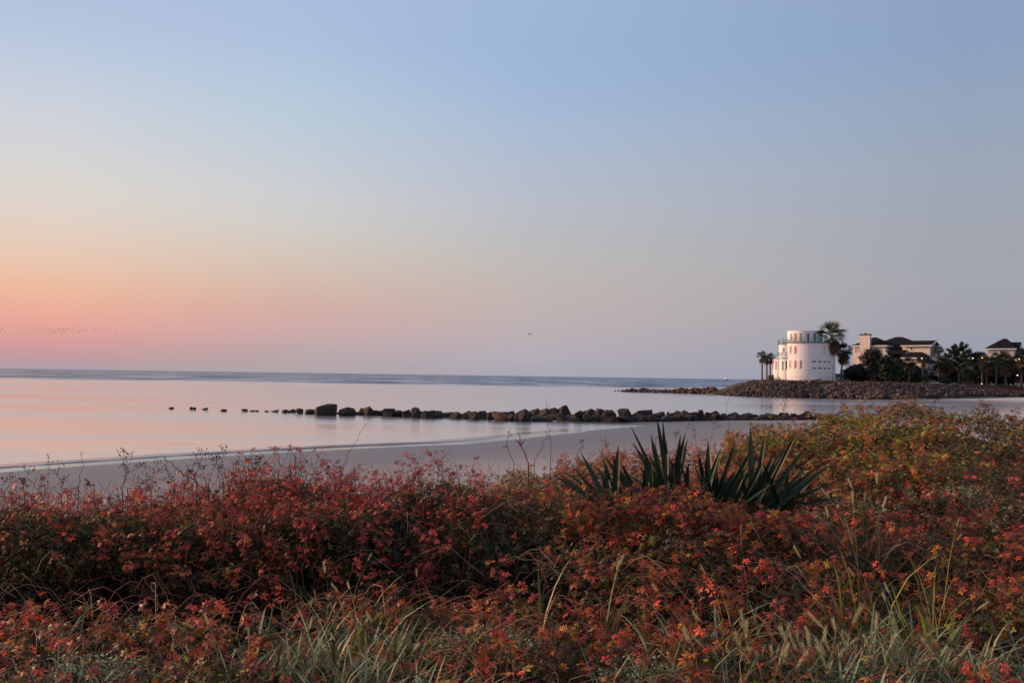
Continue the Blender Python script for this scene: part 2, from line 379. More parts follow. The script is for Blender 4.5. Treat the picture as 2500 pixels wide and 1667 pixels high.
# sea: a sheet to the horizon, and the little swash wave that runs along the beach
m = MB(); m.add([(-60000,-2000,0),(60000,-2000,0),(60000,90000,0),(-60000,90000,0)], [(0,1,2,3)])
tag(m.build('sea', WATER), kind='structure')
def swash():
    pts = [Vector((*p, 0)) for p in shore[:11]]
    dense = []
    for a, b in zip(pts[:-1], pts[1:]):
        n = max(2, int((b-a).length/.5))
        for k in range(n): dense.append(a.lerp(b, k/n))
    prof = [(-.75,None),(-.4,.018),(0,.028),(.5,.036),(.64,.042),(.68,.095),(.78,.10),(1.0,.06),(1.5,.02),(3.2,-.01)]
    V = []; n = len(dense); x_ = 0
    for i, p in enumerate(dense):
        d = (dense[min(i+3,n-1)]-dense[max(i-3,0)]).normalized(); sea = Vector((-d.y, d.x, 0))
        fade = max(0, min(1, (n*.93-i)/(n*.45))); x_ += .5
        amp = (.15+.8*vnoise(x_*.11, 2.2)+.6*vnoise(x_*.9, 5.5))*fade**.8
        wob = .9*(vnoise(x_*.09, 8.1)-.5)+.25*(vnoise(x_*.5, 1.3)-.5)
        for s_, z in prof:
            q = p+sea*(s_+(wob if s_ > -.6 else wob*2.0)); zt = gz1(q.x, q.y)
            if z is None: q.z = zt-.004
            elif z > .04: q.z = .036+(z-.036)*amp
            else: q.z = z
            if z is not None: q.z = max(q.z, zt+.006) if s_ < .6 else q.z
            V.append(q)
    k = len(prof)
    m = MB(); m.add(V, [(i*k+j, i*k+j+1, (i+1)*k+j+1, (i+1)*k+j) for i in range(n-1) for j in range(k-1)])
    return tag(m.build('swash_water', water_mat('swash', .12), smooth=True), kind='structure')
swash()

# far point: earth bank behind the rocks
bank_poly = np.array(bank_front[::-1][0:1]+[G(u, v) for u, v in [(1800,967),(1900,970),(2000,972),(2100,974.5)]]+[tuple(at(u,970,Y_)[:2]) for u, Y_ in [(2150,214),(2220,216),(2300,219),(2400,223),(2520,227)]]
                     +[(135,215),(200,190),(500,180)]+[(600,600),(260,455),(140,390),(85,322),(58,280),(50.5,262)])
def bank_z(X, Y):
    d = sdist(np.stack([X,Y],1), bank_poly)
    k = np.interp(X, [50,60,75,90,110,140], [.30,.36,.36,.27,.20,.18])
    return np.where(d > 0, np.minimum(np.interp(X,[74,85,105],[0,.5,1.1])+k*d, np.interp(X,[68,82,105],[3.3,3.15,2.95]))+.25*(fbm(X*.2, Y*.2)-.5)*np.clip(d/4,0,1)+.004*np.clip(d-12,0,60), -.3+np.interp(X,[74,85,105],[0,.5,1.2])+.1*np.maximum(d,-8))
bx = np.arange(44, 330, 2.0); by = np.arange(172, 480, 2.0)
BX, BY = np.meshgrid(bx, by, indexing='ij'); BZ = bank_z(BX.ravel(), BY.ravel()); inb = sdist(np.stack([BX.ravel(),BY.ravel()],1), bank_poly) > -5
nx, ny = BX.shape; idx = np.arange(nx*ny).reshape(nx, ny)
a_, b_, c_, d_ = idx[:-1,:-1].ravel(), idx[1:,:-1].ravel(), idx[1:,1:].ravel(), idx[:-1,1:].ravel()
ok = inb[a_]&inb[b_]&inb[c_]&inb[d_]; a_,b_,c_,d_ = a_[ok],b_[ok],c_[ok],d_[ok]
tag(np_mesh('bank', np.stack([BX.ravel(),BY.ravel(),BZ],1), np.concatenate([np.stack([a_,b_,c_],1),np.stack([a_,c_,d_],1)]), np.ones((nx*ny,3))*.5, BANK, smooth=True), kind='structure')
def bz1(x, y): return max(float(bank_z(np.array([x]), np.array([y]))[0]), gz1(x, y))

# ------------------------------------------------------------------ rocks: every boulder its own object
def rock_mesh(seed, blocky=False, sub=3):
    rn = random.Random(seed); bm = bmesh.new()
    if blocky:
        pts = [(sx*rn.uniform(.86,1), sy*rn.uniform(.8,1), sz*rn.uniform(.82,1)*(.55 if sx < 0 and sz > 0 else 1)) for sx in (-1,1) for sy in (-1,1) for sz in (-1,1)]+[(1.02,.1,.2),(-1.25,0,-.1),(.2,-.3,1.1),(-1.05,-.3,-.1),(.3,-1.1,.1)]
    else:
        pts = []
        for k in range(rn.randint(11,16)):
            d = Vector((rn.gauss(0,1),rn.gauss(0,1),rn.gauss(0,1))).normalized(); e = max(abs(x) for x in d)
            pts.append(d*(1/e)**rn.uniform(.25,.8)*rn.uniform(.72,1.0))
    for p in pts: bm.verts.new(p)
    r_ = bmesh.ops.convex_hull(bm, input=bm.verts[:]); bmesh.ops.delete(bm, geom=[g for g in r_['geom_interior'] if isinstance(g, bmesh.types.BMVert)], context='VERTS')
    if sub >= 2:
        bmesh.ops.bevel(bm, geom=bm.edges[:]+bm.verts[:], offset=.07, segments=1, affect='EDGES', profile=.5, clamp_overlap=True)
        bmesh.ops.triangulate(bm, faces=bm.faces[:])
        bmesh.ops.subdivide_edges(bm, edges=[e for e in bm.edges if e.calc_length() > .35], cuts=1, use_grid_fill=True)
        for v in bm.verts: v.co *= 1+.07*(rn.random()-.5)
    mn = [min(v.co[i] for v in bm.verts) for i in range(3)]; mx = [max(v.co[i] for v in bm.verts) for i in range(3)]
    for v in bm.verts:
        v.co = Vector([(v.co[i]-mn[i])/(mx[i]-mn[i])-.5 for i in range(3)])
        v.co.z += .5                                                # unit box, standing on z = 0
    bmesh.ops.triangulate(bm, faces=bm.faces[:]); bmesh.ops.recalc_face_normals(bm, faces=bm.faces[:])
    me = bpy.data.meshes.new('boulder'); bm.to_mesh(me); bm.free(); me.materials.append(ROCK); return me
RM = [rock_mesh(s, sub=3) for s in range(12)]; RBLOCK = rock_mesh(50, True)
RB = [rock_mesh(s+20, sub=2) for s in range(9)]
for me in RB: me.materials[0] = BANKROCK
def boulder(me, x, y, z, w, d, h, rz, label, group, name='boulder', tilt=.12):
    o = bpy.data.objects.new(name, me); COL.objects.link(o); o.location = (x, y, z); o.scale = (w, d, h)
    o.rotation_euler = (random.uniform(-tilt,tilt), random.uniform(-tilt,tilt), rz); return tag(o, label, 'rock', group)
isolated = [(413,424,993.3,998),(462,470,993,998.8),(470,480,994,999.6),(494,509,995,1000.4),(539.5,553.5,998.6,1003.6),(589.5,606,998.2,1003.6),(611,622.5,1001,1004.3),
            (624.5,635,1001,1004.5),(646,658,1002.4,1005.2),(663,682,1000.4,1005.6),(687,707,999.6,1007.5),(705.5,722.6,998.6,1006.8),(721,741,996.5,1009),(745,773,998.6,1010.5)]
iso_lab = ['farthest small dark rock poking from the water at the left end of the line',
 'left one of two small rocks touching each other in calm water','right one of two small rocks touching each other in calm water',
 'low pointed rock alone in the water beside the touching pair','small flat rock alone in the middle of the sparse line of rocks',
 'squarish low rock where the sparse line of rocks thickens','sliver of rock just breaking the water after the squarish low rock',
 'second thin sliver of rock just breaking the water','thinnest awash rock in the sparse line','long flat rock awash before the first rounded ones',
 'low wide rounded rock starting the touching run of rocks','low rounded rock squeezed between a wide and a taller one',
 'tallest of the three rounded rocks left of the gap','sloping dark rock leaning against the big square block']
for (x0,x1,t,b), lab in zip(isolated, iso_lab):
    Y = ground((x0+x1)/2, b).y; c = at((x0+x1)/2, b, Y); w = (x1-x0)/F*Y; h = (b-t)/F*Y
    boulder(random.choice(RM), c.x, Y, -.12, w*1.12, max(w*.7, .5), h+.14, random.uniform(-.3,.3), lab, None)
x0,x1,t,b = 765,817.5,985.5,1014; Y = ground(790,b).y; c = at(791,b,Y)
boulder(RBLOCK, c.x, Y+.7, -.15, (x1-x0)/F*Y*1.05, 1.5, (b-t)/F*Y+.15, .08, 'large square-cut dark block, the biggest rock at the left of the groin', None, tilt=.05)
mid_rocks = [(815,833,1003,1010.6),(831,865,994.5,1015),(865,881,1003,1012.5),(877,892,995.5,1008),(888,908,991.6,1014),(903,922,1001,1014),(920,938,1005,1012.5),(935,964,996.5,1016.5),
 (950,966,997,1012),(962,990,1001,1017),(985,1004,999.3,1018),(1002,1027,994.6,1019.5),(1026,1056,999.3,1020.7),(1050,1081,1004,1020.7),(1079,1093,1009.5,1018),(1090,1106,1010,1018),(1104,1128,1006.4,1022),
 (1124,1152,1002,1021),(1147,1171,1003,1024.6),(1166,1188,1002.5,1022),(1191,1206,1006,1024),(1200,1238,1005.2,1027.7),(1236,1257,1002.5,1017),(1240,1260,1012.5,1027),
 (1256,1283,1001,1027.7),(1269,1297,998,1029),(1296,1317,996.4,1017),(1296,1325,1015,1028),(1322,1346,996.4,1019.5),(1322,1353,1010,1028),(1343,1366,993.6,1017),(1362,1377,992.4,1003),
 (1371,1400,989.6,1024),(1359,1381,1008,1028),(1398,1421,1001,1028),(1381,1418,1016,1029),(1418,1435,998.5,1018),(1432,1454,998,1020),(1455,1474,998,1018),(1472,1500,1000.5,1022),
 (1456,1476,998,1017)]
lower = [(x, x+random.uniform(20,32), 1012+random.uniform(-2,5), 1029) for x in range(1418,1990,19)]
z5 = [(20,95,353),(75,212,363),(213,342,349),(346,500,354),(498,545,385),(538,632,377),(632,665,376),(665,700,386),(688,757,367),(762,852,364),(845,922,377),(912,988,361),(985,1045,385),(1000,1132,371),
      (1128,1185,391),(1180,1234,388),(1225,1302,379),(1298,1345,393),(1328,1422,389),(1400,1474,399),(1468,1552,386),(1540,1645,394),(1636,1674,384),(1676,1752,387),(1748,1822,394),(1815,1882,391),(1872,1932,374),(1928,2000,394),(1990,2060,397),(2050,2120,399),(2110,2180,401)]
fillers = [(x, x+random.uniform(26,44), np.interp(x,[820,1400],[1005,1011])+random.uniform(-5,3), np.interp(x,[820,1400],[1012,1026])) for x in np.concatenate([np.linspace(822,1400,24), np.linspace(832,1240,16)])]
right_rocks = [(1450+a/3.618, 1450+b/3.618, 900+t/3.618, 1024) for a,b,t in z5]
for k,(x0,x1,t,b) in enumerate(mid_rocks+fillers+right_rocks+lower):
    u = (x0+x1)/2; low = k >= len(mid_rocks)+len(fillers)+len(right_rocks)
    Yb = ground(u, min(b, 1029)).y if u < 1480 else ground(u, 1028.5 if low else 1025, .08).y+(.0 if low else .9)
    w = (x1-x0)/F*Yb*1.22; c = at(u, t, Yb); h = c.z
    big = (x1-x0) > 27
    if 1199 < x0 < 1201: lab, grp = 'rusty reddish brown rounded boulder in the groin left of the tall twig', None
    elif 1370 < x0 < 1372: lab, grp = 'highest peaked dark boulder in the middle of the groin', None
    elif 887 < x0 < 889: lab, grp = 'steep pointed boulder in the groin beside the big square block', None
    elif 1001.5 < x0 < 1002.5: lab, grp = 'flat topped upright boulder standing above its neighbours in the left half of the groin', None
    elif abs(x0-(1450+1872/3.618)) < 1: lab, grp = 'round dark boulder standing up at the right end of the groin by the bush', None
    elif low: lab, grp = 'dark boulder in the lower front row of the groin on the sand', 'lower front boulders of the near groin'
    elif u < 1115: lab, grp = 'dark wet boulder in the left stretch of the groin standing in water', 'left boulders of the near groin'
    elif u < 1450: lab, grp = 'dark brown boulder piled in the high middle of the groin', 'middle boulders of the near groin'
    else: lab, grp = 'dark boulder in the top row of the groin behind the yucca', 'right boulders of the near groin'
    me = RM[(k*5) % 12]; zb = -.4
    o = boulder(me, c.x, Yb+w*.3, zb, w, max(w*.85, 1.0), h-zb, random.uniform(-.5,.5), lab, grp)
    if lab.startswith('rusty'): 
        o.data = me.copy(); o.data.materials[0] = rock_mat('rusty_rock', (.10,.042,.024), (.15,.065,.035), (.12,.05,.03))
def pebble(u, v, s, label, mat):
    p = ground(u, v, .55); p.z = gz1(p.x, p.y)
    me = rock_mesh(int(u), sub=2); me.materials[0] = mat; o = bpy.data.objects.new('shell', me); COL.objects.link(o)
    o.location = p; o.scale = (s*1.3, s, s*.8); return tag(o, label, 'shell')
pebble(797, 1122, .10, 'small white shell lying on the bare sand beside a dark lump', plain('shell_white', (.75,.72,.7), .5))
o = pebble(801.5, 1122, .13, 'small dark lump lying on the bare sand beside a white shell', plain('shell_dark', (.02,.015,.015), .8)); o.name = 'stone'; o['category'] = 'stone'

# the far jetty and the boulder slope under the tower
tail = [(1503,955.6,.5),(1512,955,.6),(1519,955.5,.7)]
for u in np.linspace(1524,1745,22):
    top = np.interp(u, [1520,1545,1570,1600,1640,1690,1745], [952,948,946.5,948.5,949,947,944]); tail.append((u, np.interp(u,[1500,1745],[955.8,962]), top))
for k,(u,b,t) in enumerate(tail):
    p = ground(u, b); Y = p.y+1.5
    if t < 10: s = t; h = .35
    else: s = random.uniform(1.25,1.9); h = at(u, t+random.uniform(-1.2,1.5), Y).z
    boulder(RB[k%9], p.x, Y, -.2, s*1.2, s*1.3, h+.2, random.uniform(0,3), 'brown boulder of the far jetty running out left of the white tower house', 'boulders of the far jetty')
    if t > 10:
        boulder(RB[(k+4)%9], p.x+random.uniform(-.7,.7), p.y+.1, -.2, s*1.1, s, max(.5,h*.55)+.2, random.uniform(0,3), 'brown boulder of the far jetty running out left of the white tower house', 'boulders of the far jetty')
edge = [Vector((*q,0)) for q in [G(u,v) for u,v in [(1742,962.8),(1800,967),(1900,970),(2000,972),(2090,974)]]]
seg = [(b-a).length for a,b in zip(edge[:-1],edge[1:])]
def along(t):
    t *= sum(seg)
    for a,b,l in zip(edge[:-1],edge[1:],seg):
        if t <= l: break
        t -= l
    d = (b-a).normalized(); n = Vector((-d.y,d.x,0)); n = n if n.y > 0 else -n
    return a.lerp(b,min(t/l,1)), n
for r_, (s0, cnt) in enumerate([(.3,22),(2.0,20),(3.9,16),(5.8,10)]):
    for k in range(cnt):
        p, n = along((k+random.uniform(.1,.9))/cnt); q = p+n*(s0+random.uniform(-.7,.7)); z = max(bz1(q.x,q.y), -.1)
        s = random.uniform(.7,1.7)
        boulder(RB[(k*3+r_)%9], q.x, q.y, z-.35, s*1.25, s, s*random.uniform(.5,.75)+(.25 if r_ < 3 else .05), random.uniform(0,3.1), 'reddish brown boulder on the rock slope below the white tower house', 'boulders of the slope below the tower', tilt=.4)
# broken stone between and to the right: nobody could count it
nb = NB(); ico = rock_mesh(99, sub=1); iv = np.array([v.co for v in ico.vertices])-np.array((0,0,.35)); itf = np.array([p.vertices for p in ico.polygons])
P = []; C = []; sc = []
pal = np.array([(.13,.085,.075),(.10,.07,.065),(.17,.13,.12),(.08,.06,.06),(.22,.18,.17),(.14,.075,.06)])
fr = [G(u,v) for u,v in [(1745,963),(1800,967),(1900,970),(2000,972),(2100,974.5)]]+[tuple(at(u,970,Y_)[:2]) for u, Y_ in [(2150,214),(2220,216),(2300,219),(2400,223),(2500,226.5)]]
fr = [Vector((*q,0)) for q in fr]
for a,b in zip(fr[:-1],fr[1:]):
    d = (b-a); n = Vector((-d.y,d.x,0)).normalized(); n = n if n.y > 0 else -n
    for k in range(int(d.length*62)):
        q = a.lerp(b, random.random())+n*(random.random()**.85*10.5); z = bz1(q.x,q.y)
        P.append((q.x,q.y,z)); sc.append(random.uniform(.25,.75) if random.random() < .8 else random.uniform(.7,1.1)); C.append(pal[random.randrange(6)]*random.uniform(.35,1.0)*(.38 if q.x < 72 else .5))
P = np.array(P); N = len(P)
nb.inst(iv, itf, P, basis(np.c_[rng.normal(0,.4,N),rng.normal(0,.4,N),np.ones(N)], rng.uniform(0,6.28,N)), np.array(sc), np.array(C))
tag(nb.build('rubble', RUBBLE), 'loose grey and brown broken stone covering the slope of the far shore', 'rubble', kind='stuff')
# drift log on the slope
p = Vector(at(1986,948,234)); z = bz1(p.x,p.y)
m = MB(); m.tube([(-1.5,0,-.15),(-.6,.1,.05),(.5,0,.3),(1.6,.2,.5)], [.28,.26,.22,.14], 8); m.tube([(.3,0,.2),(.9,-.4,.1)], [.14,.08], 6)
o = m.build('driftwood_log', plain('driftwood', (.20,.10,.075), .85, .4, 5), smooth=True); o.location = (p.x, p.y-1, z+.55); tag(o, 'pale reddish driftwood log lying aslant on the rocks below the tower', 'log')

# ------------------------------------------------------------------ white tower house
WHITE = plain('white_stucco', (.74,.72,.71), .8, .05, 1.5); WHITE2 = plain('white_trim', (.80,.79,.78), .7, .03, 2)
TEAL = plain('teal_rail', (.10,.34,.36), .5, .15, 4); DARK = plain('dark_slab', (.10,.10,.10), .7)
def glass_mat():
    m_, t, p = new_mat('window_glass'); n = noise(t, objc(t), .7, 3)
    t.links.new(mix(t, sstep(t,n,.3,.7), (.42,.30,.20), (.55,.40,.27)), p.inputs['Base Color'])
    p.inputs['Metallic'].default_value = .55; p.inputs['Roughness'].default_value = .14; return m_
GLASS = glass_mat(); 
def dark_glass():
    m_, t, p = new_mat('dark_glass'); p.inputs['Base Color'].default_value = (.02,.022,.025,1); p.inputs['Roughness'].default_value = .08
    n = noise(t, objc(t), 1.2, 2); bump(t, p, n, .02); return m_
DGLASS = dark_glass()
def drum(R_, z0, z1, wins, th=.3, step=4.0, a0=-180, a1=180, top=True):
    """wall of a round room with real window openings; angles in degrees, 0 faces -Y, positive to +X; wins: (angle, half width deg, zlow, zhigh)"""
    A = set(np.arange(a0, a1+.01, step)); Z = {z0, z1}
    for a,h,l,t in wins: A |= {a-h, a+h}; Z |= {l, t}
    A = sorted(A); Z = sorted(Z)
    A = [a for i,a in enumerate(A) if i == 0 or a-A[i-1] > .05]
    pt = lambda a,r,z: (r*math.sin(R(a)), -r*math.cos(R(a)), z)
    m = MB()
    hole = lambda a,z: any(abs(a-w[0]) < w[1] and w[2] < z < w[3] for w in wins)
    for i in range(len(A)-1):
        am = (A[i]+A[i+1])/2
        for j in range(len(Z)-1):
            if hole(am, (Z[j]+Z[j+1])/2): continue
            m.add([pt(A[i],R_,Z[j]),pt(A[i+1],R_,Z[j]),pt(A[i+1],R_,Z[j+1]),pt(A[i],R_,Z[j+1])], [(0,1,2,3)])
        if top: m.add([pt(A[i],R_,z1),pt(A[i+1],R_,z1),pt(A[i+1],R_-th,z1),pt(A[i],R_-th,z1)], [(0,1,2,3)])
        m.add([pt(A[i],R_-th,z0),pt(A[i+1],R_-th,z0),pt(A[i+1],R_-th,z1),pt(A[i],R_-th,z1)], [(3,2,1,0)])
    for a,h,l,t in wins:
        k = [pt(a-h,R_,l),pt(a+h,R_,l),pt(a+h,R_,t),pt(a-h,R_,t)]; q = [pt(a-h,R_-th,l),pt(a+h,R_-th,l),pt(a+h,R_-th,t),pt(a-h,R_-th,t)]
        m.add(k+q, [(0,4,5,1),(1,5,6,2),(2,6,7,3),(3,7,4,0)])
    return m
def drum_window(parent, R_, a, h, l, t, ctr=(0,0), glass=None, bars=1, name='window'):
    """framed pane set back in the opening: frame is the part, pane its sub-part"""
    pt = lambda aa,r,z: (ctr[0]+r*math.sin(R(aa)), ctr[1]-r*math.cos(R(aa)), z)
    m = MB(); fa = math.degrees(.09/R_)
    for a_,b_,zl,zt in ((a-h,a-h+fa,l,t),(a+h-fa,a+h,l,t),(a-h+fa,a+h-fa,l,l+.09),(a-h+fa,a+h-fa,t-.09,t)):
        vs = [pt(x,r,z) for z in (zl,zt) for x,r in ((a_,R_-.10),(b_,R_-.10),(b_,R_-.2),(a_,R_-.2))]
        m.add(vs, [(3,2,1,0),(4,5,6,7),(0,1,5,4),(1,2,6,5),(2,3,7,6),(3,0,4,7)])
    fr_ = m.build(name, WHITE2, parent)
    g = MB(); vs = [pt(x,r,z) for z in (l+.05,t-.05) for x,r in ((a-h+fa*.5,R_-.14),(a+h-fa*.5,R_-.14),(a+h-fa*.5,R_-.17),(a-h+fa*.5,R_-.17))]
    g.add(vs, [(3,2,1,0),(4,5,6,7),(0,1,5,4),(1,2,6,5),(2,3,7,6),(3,0,4,7)])
    g.build('pane', glass or GLASS, fr_)
def rail_arc(parent, R_, a0, a1, z, ctr=(0,0), rows=5, hgt=1.05, name='railing'):
    pt = lambda aa,zz: (ctr[0]+R_*math.sin(R(aa)), ctr[1]-R_*math.cos(R(aa)), zz)
    m = MB(); A = np.linspace(a0, a1, max(3,int(abs(a1-a0)/6)))
    for k in range(rows):
        m.tube([pt(a,z+.12+k*(hgt-.12)/(rows-1)) for a in A], .028 if k < rows-1 else .045, 4)
    for a in np.linspace(a0, a1, max(2,int(abs(a1-a0)/20)+1)): m.tube([pt(a,z),pt(a,z+hgt)], .05, 5)
    return m.build(name, TEAL, parent)
def disc(R_, z0, z1, ctr=(0,0), n=48):
    m = MB(); v = [(ctr[0]+R_*math.sin(2*math.pi*k/n), ctr[1]-R_*math.cos(2*math.pi*k/n), z) for z in (z0,z1) for k in range(n)]
    m.add(v, [tuple(range(n))[::-1], tuple(range(n,2*n))]+[(k,(k+1)%n,n+(k+1)%n,n+k) for k in range(n)]); return m
TY = 248.0; tb = at(1976, 931, TY); az = math.atan2(tb.x, tb.y)
t = empty('tower_house', tb, -az); tag(t, 'round white three-storey tower house with teal railings on the rocky point', 'house')
K = math.hypot(tb.x, tb.y)/F*math.cos(az)           # metres per photo pixel at the tower, across the view
zp = lambda v: (931-v)*TY/F
xp = lambda u: (u-1976)*K
zy = lambda q: zp(790+q/10.455); xq = lambda q: xp(1870+q/10.455)
def ang(q, cxq, Rm): return math.degrees(math.asin(max(-.99,min(.99,(xq(q)-cxq)/Rm))))
Rd = 60.5*K; z_deck = zp(838.5)
W1 = [(ang(q,0,Rd),hw,zy(b),zy(a)) for q,hw,a,b in ((547,4.6,590,800),(655,4.2,592,802),(775,3.6,594,806),(1465,2.6,598,810),
      (547,4.6,955,1170),(650,4.2,957,1168),(775,3.6,957,1166),(910,3.4,957,1164))]
V1 = [(ang(q,0,Rd),hw,zy(b),zy(a)) for q,hw in ((1225,4.4),(1362,4.6),(1482,4.2),(1580,4.2)) for a,b in ((955,1005),(1120,1170))]
o = drum(Rd, 0, z_deck, W1+V1).build('wall', WHITE, t)
for w in W1: drum_window(t, Rd, *w)
for w in V1: drum_window(t, Rd, *w, glass=DGLASS, name='vent')
disc(Rd+.07, zy(1345), zy(1330)).build('base_band', WHITE2, t)
disc(Rd+.32, z_deck, z_deck+.22).build('deck_slab', DARK, t)
rail_arc(t, Rd+.22, -100, 178, z_deck+.22)
# crown room
cxu = xp(1964.7); Ru = 41.5*K; cu_ = (cxu, .6)
W2 = [(ang(q,cxu,Ru),hw,max(zy(b),z_deck+.3),zy(a)) for q,hw,a,b in ((665,5.6,268,478),(770,5.4,262,480),(905,5.2,262,480),(1078,4.6,262,484),(1245,4.6,262,484))]
m = drum(Ru, z_deck+.22, zp(808.5), W2); o = m.build('crown_wall', WHITE, t); o.location = (cxu,.6,0)
for w in W2[:3]: drum_window(t, Ru, *w, ctr=cu_)
for w in W2[3:]: drum_window(t, Ru, *w, ctr=cu_, glass=DGLASS)
disc(Ru-.25, zp(812), zp(810.5), cu_).build('roof', DARK, t)
# mid bay, low bay
mb = (xp(1929), -.6); Rm = 25*K
Wm = [(a,h,zy(1210),zy(960)) for a,h in ((-38,5.5),(-16,5.5))]+[(-30,7,zy(745),zy(630))]
o = drum(Rm, 0, zy(548), Wm, step=6).build('bay_wall', WHITE, t); o.location = (*mb,0)
for w in Wm[:2]: drum_window(t, Rm, *w, ctr=mb, glass=DGLASS)
drum_window(t, Rm, *Wm[2], ctr=mb)
disc(Rm+.1, zy(548), zy(535), mb).build('bay_deck', DARK, t); rail_arc(t, Rm+.05, -110, 0, zy(535), mb)
disc(Rm+.5, zy(885), zy(868), mb).build('balcony', WHITE2, t); rail_arc(t, Rm+.42, -100, -12, zy(868), mb, 5, 1.2)
lb = (xp(1913), .9); Rl = 24*K
Wl = [(a,6,zy(1185),zy(970)) for a in (-72,-40,-18)]
o = drum(Rl, 0, zy(905), Wl, step=6).build('bay_wall', WHITE, t); o.location = (*lb,0)
for w in Wl: drum_window(t, Rl, *w, ctr=lb)
disc(Rl+.1, zy(905), zy(890), lb).build('bay_deck', DARK, t); rail_arc(t, Rl+.05, -120, 40, zy(890), lb)
m = MB(); m.box(xq(315), xq(368), -.6, .6, zy(600), zy(420)); m.build('parapet', WHITE, t)
# box and rail steps beside it
p = at(1995,931.5,241); b_ = empty('utility_box', (p.x,p.y,bz1(p.x,p.y)), -az); tag(b_, 'low white utility cabinet on the grass at the foot of the tower', 'cabinet')
m = MB(); m.box(-1.35,-.75,-.35,.35,0,.85); m.box(.55,1.2,-.35,.35,0,.8); m.build('cabinet', WHITE2, b_)
m = MB(); m.box(-.72,.52,-.3,.3,0,.62); m.build('duct', plain('duct_grey', (.3,.32,.3), .7), b_)
BLUE = plain('blue_paint', (.07,.24,.34), .6, .2); PALE = plain('pale_blue', (.42,.47,.50), .7, .08)
p = at(2052,931,252); s_ = empty('entrance_porch', (p.x,p.y,bz1(p.x,p.y)-.2), -az); tag(s_, 'pale porch with blue railing and outside stair between tower and dark hedge', 'porch')
m = MB(); m.box(-2.2,1.9,0,3,0,1.65); m.build('wall', PALE, s_)
m = MB()
for k in range(6): m.tube([(-2.2,0,1.75+k*.2),(1.9,0,1.75+k*.2)], .035, 4)
for x in (-2.2,-.85,.5,1.9): m.tube([(x,0,1.65),(x,0,2.85)], .05, 4)
m.box(-2.2,1.9,.3,.34,1.7,2.75)
m.build('railing', BLUE, s_)
m = MB(); m.add([(1.95,-.2,1.65),(4.6,-.2,0),(1.95,-.2,0),(1.95,.9,1.65),(4.6,.9,0),(1.95,.9,0)], [(0,2,1),(3,4,5),(0,1,4,3),(1,2,5,4),(0,3,5,2)]); m.build('stair', BLUE, s_)

# ------------------------------------------------------------------ tan house
TAN = plain('tan_siding', (.62,.52,.45), .75, .06, 1); TRIM = plain('house_trim', (.76,.74,.72), .7, .04); ROOF = plain('dark_shingle', (.016,.014,.016), .9, .35, 2.5)
def gable_or_hip(m, x0,x1,y0,y1,z,rise,hip=True,ov=.6):
    x0-=ov; x1+=ov; y0-=ov; y1+=ov; ym=(y0+y1)/2; h=(y1-y0)/2
    if hip:
        if x1-x0 >= y1-y0: r0_,r1_ = (x0+h,ym),(x1-h,ym)
        else: h=(x1-x0)/2; r0_,r1_ = ((x0+x1)/2,y0+h),((x0+x1)/2,y1-h)
    else: r0_,r1_ = (x0,ym),(x1,ym)
    zz = z+rise; v = [(x0,y0,z),(x1,y0,z),(x1,y1,z),(x0,y1,z),(*r0_,zz),(*r1_,zz)]
    if hip and x1-x0 < y1-y0: f = [(0,1,4),(1,2,5,4),(2,3,5),(3,0,4,5)]
    else: f = [(0,1,5,4),(1,2,5),(2,3,4,5),(3,0,4)]
    m.add(v, f+[(3,2,1,0)])
s = .01153*1.0; TH = R(22); HY = 276.0; hb = at(2060+230/9.8, 931, HY); haz = math.atan2(hb.x,hb.y)
h = empty('tan_house', (hb.x,hb.y,bz1(hb.x,hb.y)-.3), -haz-TH); tag(h, 'large tan beach house with dark shingle roof and tall chimney behind dark trees', 'house')
zq = lambda q: (1382-q)*s+.3
ze = zq(460)
def wallbox(a0,a1,b0,b1,z0,z1,name='wall',mat=None): m = MB(); m.box(a0,a1,b0,b1,z0,z1); return m.build(name, mat or TAN, h)
wallbox(0,8.9,0,8,0,ze); wallbox(3.2,15,8.05,14.5,0,ze); wallbox(8.95,13,4.5,8,0,ze-.02)
m = MB(); gable_or_hip(m,0,8.9,0,8,ze,zq(248)-ze); gable_or_hip(m,3.2,15,4.5,14.5,ze-.01,zq(225)-ze)
m.add([(9.9,4.4,ze+.35),(14.2,4.4,ze+.35),(14.2,-1.2,zq(650)),(9.9,-1.2,zq(650)),(9.9,4.4,ze+.15),(14.2,4.4,ze+.15),(14.2,-1.2,zq(650)-.2),(9.9,-1.2,zq(650)-.2)], [(0,3,2,1),(4,5,6,7),(0,1,5,4),(1,2,6,5),(2,3,7,6),(3,0,4,7)])
rf = m.build('roof', ROOF, h)
m = MB(); m.box(-.62,9.52,-.66,-.6,ze-.22,ze+.04); m.box(9.52,9.58,-.6,8.6,ze-.22,ze+.04); m.build('fascia', TRIM, h)
# chimney
m = MB(); m.box(2.3,4.96,-1.2,-.01,0,zq(205)); ch = m.build('chimney', TAN, h)
m = MB(); m.box(2.1,5.16,-1.4,.2,zq(205),zq(188)); m.tube([(3.6,-.6,zq(188)),(3.6,-.6,zq(160))], .25, 8); m.build('chimney_cap', ROOF, ch)
for a in (2.27,4.85): m = MB(); m.box(a,a+.14,-1.23,-1.1,0,zq(206)); m.build('corner_trim', TRIM, ch)
